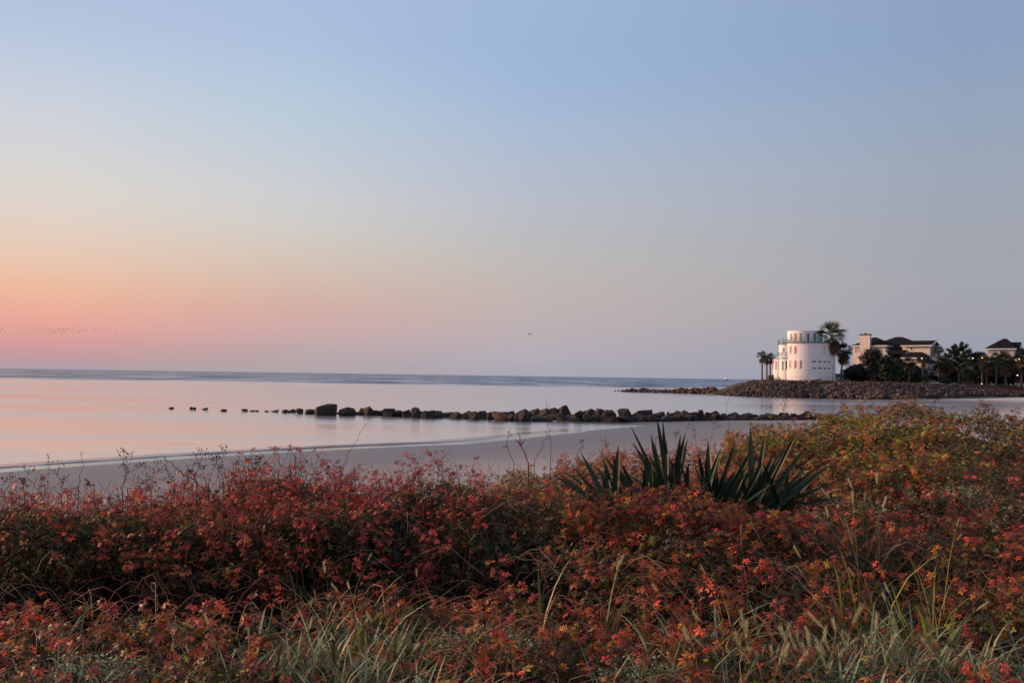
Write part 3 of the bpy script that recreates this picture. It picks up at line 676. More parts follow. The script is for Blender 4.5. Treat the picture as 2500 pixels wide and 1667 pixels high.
# front gable room
wallbox(8.7,11.65,-2.5,4.4,0,zq(795)); m = MB()
m.add([(8.7,-2.5,zq(795)),(11.65,-2.5,zq(795)),(10.17,-2.5,zq(655)),(8.7,4.4,zq(795)),(11.65,4.4,zq(795)),(10.17,4.4,zq(655))], [(0,1,2),(3,5,4),(0,2,5,3),(1,4,5,2)]); m.build('gable', TAN, h)
m = MB()
for sgn in (-1,1):
    x0 = 10.17; x1 = 10.17+sgn*2.0; zl = zq(655)-2.0*(zq(655)-zq(795))/1.47
    m.add([(x0,-2.9,zq(655)+.12),(x0,4.5,zq(655)+.12),(x1,4.5,zl+.12),(x1,-2.9,zl+.12),(x0,-2.9,zq(655)+.3),(x0,4.5,zq(655)+.3),(x1,4.5,zl+.3),(x1,-2.9,zl+.3)], [(0,1,2,3),(7,6,5,4),(0,3,7,4),(1,5,6,2),(3,2,6,7)])
m.build('porch_roof', ROOF, h)
m = MB()
for sgn in (-1,1):
    x1 = 10.17+sgn*2.0; zl = zq(655)-2.0*(zq(655)-zq(795))/1.47
    m.add([(10.17,-2.95,zq(655)+.02),(10.17,-2.95,zq(655)+.3),(x1,-2.95,zl+.3),(x1,-2.95,zl+.02),(10.17,-2.91,zq(655)+.02),(10.17,-2.91,zq(655)+.3),(x1,-2.91,zl+.3),(x1,-2.91,zl+.02)], [(0,3,2,1),(4,5,6,7),(1,2,6,5),(0,4,7,3)])
m.build('fascia', TRIM, h)
# right wing with arched gable
wallbox(13.05,20.1,1,7.4,0,ze-.03)
apex = zq(338)
m = MB(); m.add([(12.6,.4,ze),(20.9,.4,ze),(20.9,8,ze),(12.6,8,ze),(10.5,4.2,apex),(20.9,4.2,apex),(12.6,.4,ze-.2),(20.9,.4,ze-.2),(20.9,8,ze-.2),(20.9,4.2,apex-.2)], [(0,1,5,4),(2,3,4,5),(0,4,3),(0,6,7,1),(1,7,9,5),(5,9,8,2)]); m.build('wing_roof', ROOF, h)
m = MB(); m.add([(20.1,1,ze-.03),(20.1,7.4,ze-.03),(20.1,4.2,apex-.35),(19.8,1,ze-.03),(19.8,7.4,ze-.03),(19.8,4.2,apex-.35)], [(0,1,2),(3,5,4),(0,2,5,3),(1,4,5,2)]); m.build('gable', TRIM, h)
m = MB()
for y1_,sg in ((.4,-1),(8,1)):
    m.add([(20.95,4.2,apex-.02),(20.95,4.2,apex-.42),(20.95,y1_,ze-.4),(20.95,y1_,ze),(20.88,4.2,apex-.02),(20.88,4.2,apex-.42),(20.88,y1_,ze-.4),(20.88,y1_,ze)], [(0,1,2,3),(4,7,6,5),(0,3,7,4),(1,5,6,2)])
m.build('bargeboard', TRIM, h)
m = MB(); pts = [(20.16,2.5,zq(720)),(20.16,5.9,zq(720)),(20.16,5.9,zq(500))]+[(20.16,4.2+1.7*math.cos(w),zq(500)+1.45*math.sin(w)) for w in np.linspace(.3,math.pi-.3,8)]+[(20.16,2.5,zq(500))]
n = len(pts); m.add(pts+[(x-.05,y,z) for x,y,z in pts], [tuple(range(n)),tuple(range(n,2*n))[::-1]]+[(k,n+k,n+(k+1)%n,(k+1)%n) for k in range(n)]); wn = m.build('arched_window', plain('arch_shade', (.10,.10,.09), .5), h)
m = MB(); m.box(20.12,20.2,.95,1.5,0,ze-.06); m.box(20.12,20.2,6.9,7.45,0,ze-.06); m.box(12.7,20.95,.33,.4,ze-.26,ze); m.build('corner_trim', TRIM, h)
# low front roof
wallbox(14.3,20.4,-2,.96,0,zq(770)); m = MB()
m.add([(13.7,-2.6,zq(752)),(21,-2.6,zq(752)),(21,.98,zq(752)),(13.7,.98,zq(752)),(15.2,.98,zq(615)),(18.2,.98,zq(615))], [(0,1,5,4),(1,2,5),(3,0,4),(2,3,4,5),(3,2,1,0)]); m.build('porch_roof', ROOF, h)
m = MB(); m.box(13.7,21,-2.66,-2.6,zq(775),zq(750)); m.build('fascia', TRIM, h)
def hwin(a0,a1,zl,zt,b,glass=GLASS,par=None):
    m = MB(); m.box(a0,a1,b-.09,b-.01,zl,zl+.12); m.box(a0,a1,b-.09,b-.01,zt-.12,zt); m.box(a0,a0+.1,b-.09,b-.01,zl+.12,zt-.12); m.box(a1-.1,a1,b-.09,b-.01,zl+.12,zt-.12)
    f_ = m.build('window', TRIM, par or h); g = MB(); g.box(a0+.1,a1-.1,b-.05,b-.012,zl+.12,zt-.12); g.build('pane', glass, f_)
hwin(.35,1.15,zq(645),zq(492),0); hwin(1.3,2.1,zq(645),zq(492),0); hwin(5.4,6.1,zq(600),zq(488),0); hwin(6.5,7.4,zq(600),zq(488),0)
hwin(15.2,15.8,zq(580),zq(500),1,DGLASS)
m = MB(); m.box(8.9,8.98,2.2,3.2,zq(540),zq(490)); m.build('window', DGLASS, h)
hwin(9.5,10.8,zq(905),zq(820),-2.5,DGLASS)
# ------------------------------------------------------------------ second house, right edge
CREAM = plain('cream_wall', (.62,.56,.53), .8, .05, 1); p = at(2447,937,302); az2 = math.atan2(p.x,p.y); k2 = 302/F*math.cos(az2)*1.06
h2 = empty('hip_roof_house', (p.x,p.y,bz1(p.x,p.y)-.3), -az2-R(8)); tag(h2, 'cream house with steep dark hip roof showing above the palms at the right edge', 'house')
z2 = lambda q: (937-(810+q/9.408))*302/F+1.1; x2 = lambda q: (2250+q/9.408-2447)*k2
m = MB(); m.box(x2(1500),x2(2130),0,8,0,z2(403)); m.build('wall', CREAM, h2)
m = MB(); ys=(-.6,8.6); za = z2(403); m.add([(x2(1455),-.6,za),(x2(2175),-.6,za),(x2(2175),8.6,za),(x2(1455),8.6,za),(x2(1835),4,z2(158)),(x2(1905),4,z2(160))], [(0,1,5,4),(1,2,5),(2,3,4,5),(3,0,4),(3,2,1,0)]); m.build('roof', ROOF, h2)
m = MB(); x0_,x1_ = x2(1950),x2(2225); m.add([(x0_,1,z2(395)),(x1_,1,z2(395)),(x1_,7,z2(395)),(x0_,7,z2(395)),(x0_,4,z2(245)),(x1_,4,z2(245))], [(0,1,5,4),(2,3,4,5),(0,4,3),(0,3,2,1)]); m.build('dormer_roof', ROOF, h2)
m = MB(); m.add([(x1_-.05,1.2,z2(400)),(x1_-.05,6.8,z2(400)),(x1_-.05,4,z2(262)),(x1_+.12,1.2,z2(400)),(x1_+.12,6.8,z2(400)),(x1_+.12,4,z2(262))], [(0,2,1),(3,4,5),(0,3,5,2),(1,2,5,4),(0,1,4,3)]); m.build('gable', TRIM, h2)
m = MB(); m.box(x2(2135),x2(2290),2,8,0,z2(440)); m.build('wing', CREAM, h2)
m = MB(); gable_or_hip(m,x2(2135),x2(2290),2,8,z2(440),.9,True,.4); m.build('wing_roof', ROOF, h2)
m = MB(); m.box(x2(1455),x2(2175),-.66,-.61,za-.25,za+.03); m.build('fascia', TRIM, h2)
hwin(x2(1530),x2(1600),z2(520),z2(440),0,GLASS,h2); hwin(x2(1800),x2(1880),z2(520),z2(440),0,DGLASS,h2)
# raised pale house below the tan one
p = at(2270,933,262); az3 = math.atan2(p.x,p.y); k3 = 262/F*1.0
h3 = empty('raised_house', (p.x,p.y,bz1(p.x,p.y)-.2), -az3); tag(h3, 'pale blue house on posts with a white deck, half hidden by palms', 'house')
m = MB(); m.box(-5.2,2.6,1,6,3.1,6.2); m.build('wall', PALE, h3)
m = MB(); m.box(-6,3.4,-1,6,2.85,3.09); m.build('deck', TRIM, h3)
m = MB()
for k in range(5): m.tube([(-6,-1,3.25+k*.2),(3.4,-1,3.25+k*.2)], .03, 4)
for x in np.linspace(-6,3.4,7): m.tube([(x,-1,3.09),(x,-1,4.1)], .045, 4)
m.build('railing', TRIM, h3)
for x in (-5.8,-2.8,.2,3.2):
    m = MB(); m.box(x-.12,x+.12,-.95,-.7,-.3,2.84); m.build('post', BLUE if x > 0 else TRIM, h3)
m = MB(); m.box(-5,2.4,3,5.8,-.3,2.84); m.build('ground_floor', plain('undercroft_blue', (.10,.14,.22), .7), h3)
m = MB(); gable_or_hip(m,-5.2,2.6,1,6,6.21,1.0,True,.5); m.build('roof', ROOF, h3)
hwin(-1.5,-.6,4,5.6,1,DGLASS,h3); hwin(.6,1.6,4,5.6,1,DGLASS,h3)
p = at(2506,936,268); h4 = empty('blue_grey_house', (p.x,p.y,bz1(p.x,p.y)-.2), -math.atan2(p.x,p.y)); tag(h4, 'blue grey house corner cut by the right edge behind palms', 'house')
m = MB(); m.box(-2.4,5,0,6,0,6); m.build('wall', PALE, h4); m = MB(); gable_or_hip(m,-2.4,5,0,6,6,1.6); m.build('roof', ROOF, h4); hwin(-1.6,-.5,2.2,4,0,DGLASS,h4)
# parked white car under the raised house
p = at(2272,934.5,252); cr_o = empty('parked_car', (p.x,p.y,bz1(p.x,p.y)+.02), -math.atan2(p.x,p.y)+.25); tag(cr_o, 'white parked car half hidden by palms under the pale raised house', 'car')
m = MB(); prof = [(-2.1,.35),(-2.1,.85),(-1.3,.95),(-.8,1.42),(.7,1.45),(1.4,1.0),(2.1,.85),(2.15,.35)]; n = len(prof)
m.add([(x,-.85,z) for x,z in prof]+[(x,.85,z) for x,z in prof], [tuple(range(n))[::-1],tuple(range(n,2*n))]+[(k,(k+1)%n,n+(k+1)%n,n+k) for k in range(n)]); m.build('body', plain('car_white', (.75,.76,.78), .3, .03), cr_o)
m = MB(); m.add([(-.75,-.87,1.36),(-1.15,-.87,.98),(1.2,-.87,1.0),(.65,-.87,1.38),(-.75,-.85,1.36),(-1.15,-.85,.98),(1.2,-.85,1.0),(.65,-.85,1.38)], [(0,1,2,3),(4,7,6,5),(0,3,7,4),(1,5,6,2)]); m.build('window', DGLASS, cr_o)
for x in (-1.35,1.4):
    m = MB(); m.tube([(x,-.9,.33),(x,-.66,.33)], .33, 12); m.build('wheel', plain('tyre', (.02,.02,.02), .8), cr_o)
    m = MB(); m.tube([(x,.66,.33),(x,.9,.33)], .33, 12); m.build('wheel', MATS['tyre'], cr_o)
p = at(2484,937,246); o = empty('storage_bin', (p.x,p.y,bz1(p.x,p.y)), -math.atan2(p.x,p.y)); tag(o, 'pale grey lidded bin on the grass near the right edge', 'bin')
m = MB(); m.box(-.6,.6,-.4,.4,0,.85); m.build('body', plain('bin_grey', (.34,.37,.37), .6), o); m = MB(); m.box(-.66,.66,-.46,.46,.85,.97); m.build('lid', TRIM, o)
# ------------------------------------------------------------------ lamps
def lamp(u, v, Y, c, st, label, post=True, r=.17):
    st = 2.5; c = (1.0, c[1]*.75, c[2]*.45) if c[2] < .7 else c; r *= .85; Y += 1.5
    g = at(u, v, Y); zb = bz1(g.x, g.y); o = empty('lamp_post', (g.x,g.y,zb)); tag(o, label, 'lamp', 'lit lamps among the palms')
    hh = max(g.z-zb, .5); m = MB(); m.tube([(0,0,-.2),(0,0,hh-r)], [.07,.05], 6); m.tube([(0,0,hh-r-.02),(0,0,hh-r+.06)], .12, 8); m.build('post', plain('lamp_metal', (.05,.05,.05), .5, metal=.5), o)
    d = MB(); nn = 8
    for i in range(5):
        pass
    bm = bmesh.new(); bmesh.ops.create_icosphere(bm, subdivisions=2, radius=r); me = bpy.data.meshes.new('globe'); bm.to_mesh(me); bm.free()
    me.materials.append(glow('lamp_glow', c, st)); gl = bpy.data.objects.new('globe', me); COL.objects.link(gl); gl.parent = o; gl.location = (0,0,hh)
    m = MB(); m.tube([(0,0,hh+r*.85),(0,0,hh+r*1.35)], [.2,.05], 8); m.build('cap', MATS['lamp_metal'], o)
lamp(2251,875,238,(1,.75,.55),24,'white and red lit lamp in front of the palm by the arched gable')
lamp(2375,874.5,238,(1,.85,.6),14,'small white lit lamp beside the spiky dark tree')
lamp(2398,873.5,237,(1,.55,.12),26,'large orange lit lamp in a palm crown below the cream house')
lamp(2480,879,238,(1,.72,.3),18,'left lit lamp of the close pair at the right edge',r=.19)
lamp(2488,876.5,238,(1,.6,.2),16,'right lit lamp of the close pair at the right edge')
lamp(2484,916,238,(1,.9,.75),14,'low white lit lamp under the palms at the right edge')
lamp(2397,937,234,(1,.7,.35),24,'ground lamp lighting a palm trunk orange from below')

# ------------------------------------------------------------------ palms and trees of the point
def fan_frond(nseg=11, length=1.0, spread=2.5, da=.11):
    V = [(0,0,0)]; T = []
    for k in range(nseg):
        a = (k/(nseg-1)-.5)*spread; L_ = length*(1-.12*abs(a)/1.45)
        b = len(V)
        V += [(.10*math.cos(a-da),.10*math.sin(a-da),0),(.55*L_*math.cos(a-da*.9),.55*L_*math.sin(a-da*.9),.01),(.55*L_*math.cos(a+da*.9),.55*L_*math.sin(a+da*.9),.01),(L_*math.cos(a),L_*math.sin(a),-.10-.07*(k%3)),(.10*math.cos(a+da),.10*math.sin(a+da),0)]
        T += [(b,b+1,b+2),(b,b+2,b+4),(b+1,b+3,b+2)]
    return np.array(V, float), np.array(T)
FV, FT = fan_frond(); FV2, FT2 = fan_frond(8, 1.15, 1.6, .10)
def palm(u, base_v, cv, Y, rad, label, nf=34, skirt=10, green=(.035,.055,.022), brown=(.13,.065,.035), trunk_w=.22, group=None, droop=.35, lean=0, name='fan_palm', hue=0, squash=1.0):
    """fan palm: trunk foot at photo (u, base_v), crown centre at row cv, crown radius in photo pixels"""
    p = at(u, base_v, Y); zb = bz1(p.x,p.y); c = at(u+lean, cv, Y); r_ = rad/F*Y
    o = empty(name, (p.x,p.y,zb)); tag(o, label, 'palm', group)
    off = np.array((p.x,p.y,zb)); cc = np.array(c)-off
    m = MB(); z_ = np.linspace(-.3, cc[2], 9)
    m.tube([(cc[0]*(z/cc[2])**1.5 if z > 0 else 0, cc[1]*max(z,0)/cc[2], z) for z in z_], [trunk_w*(1.15-.3*k/8+.06*(k%2)) for k in range(9)], 8, (.16,.12,.095))
    m.build('trunk', STEM, o, smooth=True)
    for nm, n_, lo, hi, colr in (('crown', nf, -.35, 1.0, green), ('dead_fronds', skirt, -1.0, -.62, brown)):
        if not n_: continue
        nb = NB(); k = np.arange(n_); az_ = k*2.399+rng.uniform(-.3,.3,n_); sz = rng.uniform(lo, hi, n_); 
        hz = np.sqrt(np.clip(1-sz**2, .02, 1)); d = np.stack([np.cos(az_)*hz, np.sin(az_)*hz, sz*squash], 1)
        if nm == 'dead_fronds': d[:,:2] *= .6; d /= np.linalg.norm(d,axis=1,keepdims=True)
        pet = r_*.45*rng.uniform(.75,1.15,n_); P = cc+d*pet[:,None]
        if nm == 'dead_fronds': P[:,2] -= rng.uniform(-.15,.45,n_)*r_
        fwd = d.copy(); fwd[:,2] -= droop*rng.uniform(.4,1.4,n_); fwd /= np.linalg.norm(fwd,axis=1,keepdims=True)
        side = np.cross(fwd, np.tile((0,0,1.),(n_,1))); side /= np.linalg.norm(side,axis=1,keepdims=True)+1e-6; nrm = np.cross(side, fwd)
        rl = rng.uniform(-.5,.5,n_)[:,None]; side2 = side*np.cos(rl)+nrm*np.sin(rl); nrm2 = np.cross(side2, fwd)*-1
        B = np.stack([fwd, -side2, np.cross(fwd,-side2)], 1)
        col = np.array(colr)*rng.uniform(.6,1.5,(n_,1))*np.array([1+.25*hue,1,1])
        nb.inst(*((FV2,FT2) if name == 'tall_fan_palm' and nm == 'crown' else (FV,FT)), P, B, r_*.62*rng.uniform(.85,1.15,n_), col)
        for i in range(n_): nb.tube([cc, (cc+P[i])/2+np.array((0,0,.03*r_)), P[i]], .035, .02, np.array(colr)*1.4)
        nb.build(nm, FROND, o)
    return o
palm(1860.5,930,868,252,15,'leftmost and tallest of the three palms left of the tower', 32, 12)
palm(1872,928,874,254,13.5,'middle palm of the three left of the tower', 30, 12)
palm(1880.5,927,873,255,14,'palm touching the left wall of the tower', 32, 12)
palm(2030,931,820,244,37,'tall fan palm with brown skirt overlapping the right side of the tower', 38, 40, trunk_w=.36, droop=.15, name='tall_fan_palm', hue=.2)
palm(2052,931,858,247,26,'shorter shaggy palm right behind the tall palm by the tower', 44, 24, trunk_w=.22, lean=8, hue=.2)
grn = (.042,.055,.025)
pg = 'low palms along the far shore'
for u,bv,cv,Y,rd,lab,nf,sk in [
 (2131,932,909,240,15,'low bushy palm in front of the dark hedge left of the tan house',40,14),
 (2192,933,908,240,17,'low shaggy palm in front of the tan house with a reddish stem foot',44,16),
 (2172,934,921,239,9,'small palmetto between two low shaggy palms',26,8),
 (2219,936,889,243,17,'palm with grey trunk left of the arched gable lamp',40,8),
 (2254,936,877,244,17,'dark palm right under the arched gable with a lamp before it',36,6),
 (2292,934,857,256,13,'dark palm just right of the arched gable',30,4),
 (2300,937,890,243,19,'round palm with a brown stem between arched gable and spiky tree',44,14),
 (2304,938,923,238,13,'low palmetto with rusty base under the round palm',34,12),
 (2262,936,922,239,11,'low dark palmetto beside the white car',30,8),
 (2362,938,889,243,19,'broad palm below the right branches of the spiky tree',46,14),
 (2366,939,914,238,21,'widest low palmetto with red brown dead leaves at its base',50,22),
 (2408,941,886,240,20,'palm with pale trunk rising over the ground lamp',44,14),
 (2398,937,871,249,13,'small palm behind the big orange lamp',30,6),
 (2455,942,882,240,23,'broad palm with pale trunk below the cream house roof',48,12),
 (2432,938,873,250,14,'palm tuft directly under the cream wall',32,6),
 (2494,938,872,246,20,'palm behind the pair of lamps at the right edge',42,8),
 (2515,941,905,240,22,'palm cut by the right edge of the photo',40,10)]:
    palm(u,bv,cv+1,Y,rd*1.2,lab,int(nf*1.3),sk,green=grn,group=pg,trunk_w=.2,droop=.5)
def broad_tree(u, bv, cv, Y, rx, ry, label, col, n=1500, name='evergreen_tree', leaf=.48, clumps=22, spiky=False, cat='tree', group=None):
    n = int(n*1.7)
    p = at(u,bv,Y); zb = bz1(p.x,p.y); o = empty(name,(p.x,p.y,zb)); tag(o,label,cat,group)
    k = Y/F; rx *= k; ry *= k; cc = np.array(at(u,cv,Y))-np.array((p.x,p.y,zb))
    m = MB(); m.tube([(0,0,-.2),(.1,0,cc[2]*.5),(cc[0],0,cc[2])], [.28,.2,.08], 7, (.07,.05,.04))
    cl = []
    for i in range(clumps):
        a = i*2.399; s_ = 1-2*(i+.5)/clumps; hr = math.sqrt(1-s_*s_)*random.uniform(.45,1.0)
        q = cc+np.array((math.cos(a)*hr*rx, math.sin(a)*hr*rx*.8, s_*ry*random.uniform(.7,1.0))); cl.append(q)
        m.tube([(cc[0]*.7,0,cc[2]*.6), tuple((cc*.8+q)/2), tuple(q)], [.1,.07,.03], 5, (.07,.05,.04))
    m.build('trunk', STEM, o)
    nb = NB(); lv = np.array([(0,0,0),(.5,.28,.05),(1,0,-.08),(.5,-.28,.05)],float); lt = np.array([(0,2,1),(0,3,2)])
    for q in cl:
        nn = n//clumps; cr2 = min(rx,ry)*random.uniform(.34,.56); d = rng.normal(0,1,(nn,3)); d /= np.linalg.norm(d,axis=1,keepdims=True)
        P = q+d*(cr2*rng.uniform(.35,1.1,(nn,1)))*np.array((1.25,1.1,.75))
        if spiky:
            out = (q-cc); out = out/np.linalg.norm(out); out[2] = abs(out[2])*.5+.15; P = q+out[None]*rng.uniform(-.4,1.1,(nn,1))*cr2*1.3+d*(cr2*.42*rng.uniform(.1,1,(nn,1)))
        if True:
            P[:,2] = np.maximum(P[:,2], .05)
        nrm = d+np.array((0,0,.6)); shade = random.uniform(.7,1.35)
        nb.inst(lv, lt, P, basis(nrm, rng.uniform(0,6.28,nn)), leaf*rng.uniform(.6,1.4,nn), np.array(col)*shade*rng.uniform(.6,1.5,(nn,1))*np.array([1,1,1])+rng.uniform(0,.006,(nn,3)))
    nb.build('crown', FROND, o); return o
dg = (.020,.030,.016)
broad_tree(2130,930,876,258,24,24,'rounded dark evergreen tree hiding the foot of the tan house chimney',dg,2200)
broad_tree(2096,932,911,250,34,20,'wide dark hedge between the porch stair and the tan house',dg,2600,name='hedge',clumps=26,cat='hedge')
broad_tree(2165,932,898,256,22,30,'dark bushy tree in front of the small front gable',dg,1900)
broad_tree(2190,934,896,262,18,22,'dark bush under the low front roof of the tan house',(.026,.033,.018),1400)
broad_tree(2341,936,872,252,27,32,'spiky dark juniper standing highest between the two houses',(.018,.030,.016),3800,name='juniper_tree',spiky=True,clumps=34,leaf=.4)
broad_tree(2382,936,884,262,17,24,'rounded dark tree right of the spiky juniper',dg,1400)
broad_tree(2320,937,900,258,22,22,'dark shrub below the left side of the juniper',dg,1400)
broad_tree(2430,939,910,256,26,26,'dark shrub mass under the cream house between two pale trunks',dg,1900)
broad_tree(2475,940,906,258,24,26,'dark shrub mass behind the low white lamp',dg,1700)
broad_tree(2235,936,912,262,20,18,'dark shrub beneath the white deck of the raised house',dg,1200)
broad_tree(1883,929,922,249,9,7,'small sunlit green bush at the foot of the tower beside the palms',(.07,.085,.025),500,name='bush',clumps=9,leaf=.22,cat='bush')
for u in range(2075,2540,26):
    broad_tree(u+random.uniform(-5,5),937,919+random.uniform(-4,3),261+random.uniform(-3,3),19,19,'dark shrub in the unbroken hedge behind the low palms',dg,800,name='shrub',clumps=14,cat='shrub',group='shrubs behind the low palms')
# grass strip and red ground cover on the far bank
def strip(name, pts, n, wid, cols, lab, cat, size, hgt):
    nb = NB(); lv = np.array([(-.12,0,0),(.12,0,0),(.05,.05,.6),(0,.25,1)],float); lt = np.array([(0,1,2),(0,2,3)]); P = []; C = []
    for i in range(n):
        t_ = random.random()*(len(pts)-1); k = int(t_); a = Vector(pts[k]).lerp(Vector(pts[k+1]), t_-k); q = (a.x+random.uniform(-1,1), a.y+random.uniform(0,wid))
        P.append((*q, bz1(*q)-.03)); C.append(np.array(random.choice(cols))*random.uniform(.7,1.4))
    P = np.array(P); nb.inst(lv, lt, P, basis(np.c_[rng.normal(0,.35,n),rng.normal(0,.35,n),np.ones(n)], rng.uniform(0,6.28,n)), size*rng.uniform(.5,1.3,n), np.array(C))
    tag(nb.build(name, LEAF), lab, cat, kind='stuff')
P2 = lambda u,v,Y: tuple(at(u,v,Y)[:2])
strip('bank_grass', [P2(1760,930,246),P2(1850,931,241),P2(1960,932,239),P2(2060,934,236),P2(2180,936,228),P2(2300,940,229),P2(2400,943,231),P2(2500,944,233)], 8000, 7, [(.10,.09,.035),(.08,.075,.03),(.12,.08,.05)], 'short dry olive grass along the top of the far bank', 'grass', .8, .5)
strip('red_ground_cover', [P2(2390,955,225),P2(2425,955,226),P2(2460,953,227),P2(2505,950,228)], 1800, 4, [(.26,.07,.05),(.20,.08,.06),(.15,.10,.05)], 'dull red low plants on the far bank at the right edge of the beach', 'ground cover', .6, .5)

# ------------------------------------------------------------------ birds and a far boat
def bird_mesh(name, flap, col):
    m = MB(); rings = [(-.5,.015,.01),(-.32,.05,.0),(-.1,.085,-.005),(.12,.08,0),(.26,.05,.02),(.34,.045,.035),(.42,.03,.035),(.54,.006,.02)]
    m.tube([(0,y,z) for y,r_,z in rings], [r_ for _,r_,_ in rings], 8, col)
    for sg in (-1,1):
        q = [(0,0),(.45,flap[0]),(.95,flap[1])]
        v = []
        for (x,z),(f0,b0,th) in zip(q,((.16,-.14,.02),(.2,-.08,.014),(-.02,-.12,.004))):
            v += [(sg*(x+.03),f0,z+th),(sg*(x+.03),b0,z+th*.3),(sg*(x+.03),b0,z-th*.3),(sg*(x+.03),f0,z-th)]
        fs = [(i*4+k,i*4+(k+1)%4,(i+1)*4+(k+1)%4,(i+1)*4+k) for i in range(2) for k in range(4)]+[(8,9,10,11)]
        m.add(v, fs, col)
    m.add([(0,-.45,0),(-.09,-.68,0),(.09,-.68,0),(0,-.45,.02)], [(0,1,2),(3,2,1)], col)
    o = m.build(name, STEM, link=False); return o.data
BM = [bird_mesh('bird', f, (.035,.025,.022)) for f in ((.22,.12),(.05,.2),(-.06,-.22),(.3,.42))]
flock = [(38,160),(75,197),(170,198),(8,205),(365,211),(420,175),(420,222),(545,192),(570,180),(612,186),(655,220),(790,184),(832,160),(862,206),(846,230),(903,172),(935,193),(925,220),(965,166),(995,153),(1012,168),
 (1066,158),(1105,160),(1070,180),(1118,184),(1035,214),(1090,209),(1150,165),(1175,174),(1220,158),(1250,152),(1195,208),(1240,212),(1285,190),(1315,172),(1338,134),(1338,207),(1362,189),(1415,150),(1425,190),(1455,177),(1580,178),(1605,166),
 (1700,202),(1745,198),(1760,152),(1815,194),(1938,182),(1950,222),(2095,221)]
for k,(x,y) in enumerate(flock):
    p = at(x/6.918, 780+y/6.918, 390+random.uniform(-25,25)); o = bpy.data.objects.new('bird', BM[k%3]); COL.objects.link(o)
    o.location = p; sc_ = random.uniform(.42,.62); o.scale = (sc_,)*3; o.rotation_euler = (random.uniform(-.2,.2), random.uniform(-.5,.5), R(-90)+random.uniform(-.9,.9))
    if k == 49: lab = 'last bird on the right trailing the flock over the sea'
    elif k == 38: lab = 'largest darkest bird near the top right of the flock'
    elif k == 3: lab = 'bird cut off at the left edge of the photo'
    else: lab = 'small dark bird flying in the long flock over the sea at left'
    tag(o, lab, 'bird', 'birds of the distant flock')
o = bpy.data.objects.new('gull', BM[3]); COL.objects.link(o); o.location = at(1294,816.5,95); o.scale = (.42,)*3; o.rotation_euler = (.1,.12,R(-25)); tag(o, 'single gull with raised wings flying alone above the horizon', 'bird')
p = at(1771,925,2600); o = empty('far_boat', (p.x,p.y,0), .4); tag(o, 'tiny far boat with a white light on the horizon left of the palms', 'boat')
m = MB(); m.add([(-9,-2,.1),(9,0,.1),(-9,2,.1),(-9,-2.6,2.2),(11,0,2.8),(-9,2.6,2.2)], [(0,2,1),(3,4,5),(0,1,4,3),(1,2,5,4),(2,0,3,5)]); m.build('hull', plain('boat_hull', (.3,.32,.35), .6), o)
m = MB(); m.box(-4,0,-1.2,1.2,2.3,3.4); m.tube([(-1,0,3.4),(-1,0,6)], .15, 6); m.build('cabin', WHITE2, o)
m = MB(); m.tube([(-1,0,6.0),(-1,0,6.5)], [.35,.35], 8); m.build('light', glow('boat_light', (.95,.97,1), 12), o)

# ------------------------------------------------------------------ dune plants
def leaflets(angs, lens, wid=.40, droop=.3, fold=.07):
    V = []; T = []
    for a,l in zip(angs, lens):
        b = len(V); d = np.array((math.cos(R(a)),math.sin(R(a)))); n = np.array((-d[1],d[0]))
        for s_,w in ((.06,0),(.58,wid/2),(1,0),(.58,-wid/2)):
            q = d*s_*l+n*w*l; V.append((q[0],q[1],-droop*(s_*l)**2-(fold if w else 0)))
        T += [(b,b+2,b+1),(b,b+3,b+2)]
    return np.array(V,float), np.array(T)
PAL5 = leaflets((-112,-56,0,56,112), (.68,.95,1,.95,.68))
TRI3 = leaflets((-75,0,75), (.8,1,.8), .55)
SPRIG = leaflets((-70,-35,0,40,80,150), (.6,.9,1,.85,.7,.5), .30, .1, .04)
ONE = leaflets((0,), (1,), .42, .25, .08)
def u_to_x(u, Y): return (u-1250)/F*Y
def surf(u, Y):
    z = canopy(u, Y); X = u_to_x(u, Y)
    amp = np.interp(Y, [5,8,16], [.34,.30,.42])
    return z + amp*(fbm(X*1.3+3, Y*1.3+9, 3)-.5)*1.6
PALS = {'red':(.72,.10,.055),'crimson':(.44,.045,.035),'orange':(.58,.19,.028),'rust':(.36,.11,.026),'brown':(.085,.038,.017),'olive':(.13,.125,.028),'green':(.042,.066,.022),
        'lime':(.36,.38,.04),'yellow':(.45,.34,.045),'sage':(.32,.42,.23),'moss':(.19,.21,.045),'straw':(.42,.34,.19),'pink':(.42,.09,.075)}
def pick(n, names, w):
    w = np.array(w[:len(names)],float); w /= w.sum(); i = rng.choice(len(names), n, p=w); c = np.array([PALS[k] for k in names])[i]
    return c*np.clip(.74*np.exp(rng.normal(0,.55,(n,1))),.2,1.55)
def smooth(a, b, x): t_ = np.clip((x-a)/(b-a),0,1); return t_*t_*(3-2*t_)
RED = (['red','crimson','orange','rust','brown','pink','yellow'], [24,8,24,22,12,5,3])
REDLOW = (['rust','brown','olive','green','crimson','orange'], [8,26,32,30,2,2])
MND = (['orange','rust','olive','lime','brown','yellow','green'], [32,24,12,14,6,8,4])
RED2 = (['moss','rust','orange','brown','yellow','lime','olive','green'], [40,10,14,6,8,14,10,10])
LIME = (['lime','olive','yellow','orange','green'], [44,20,12,10,14])
SAGE2 = (['sage','moss','green','straw','rust'], [26,32,18,8,14])
MNDLOW = (['olive','brown','green','rust'], [26,30,24,20])
MIXR = (['rust','brown','moss','green','crimson','sage','orange','straw'], [20,16,24,14,10,6,6,4])
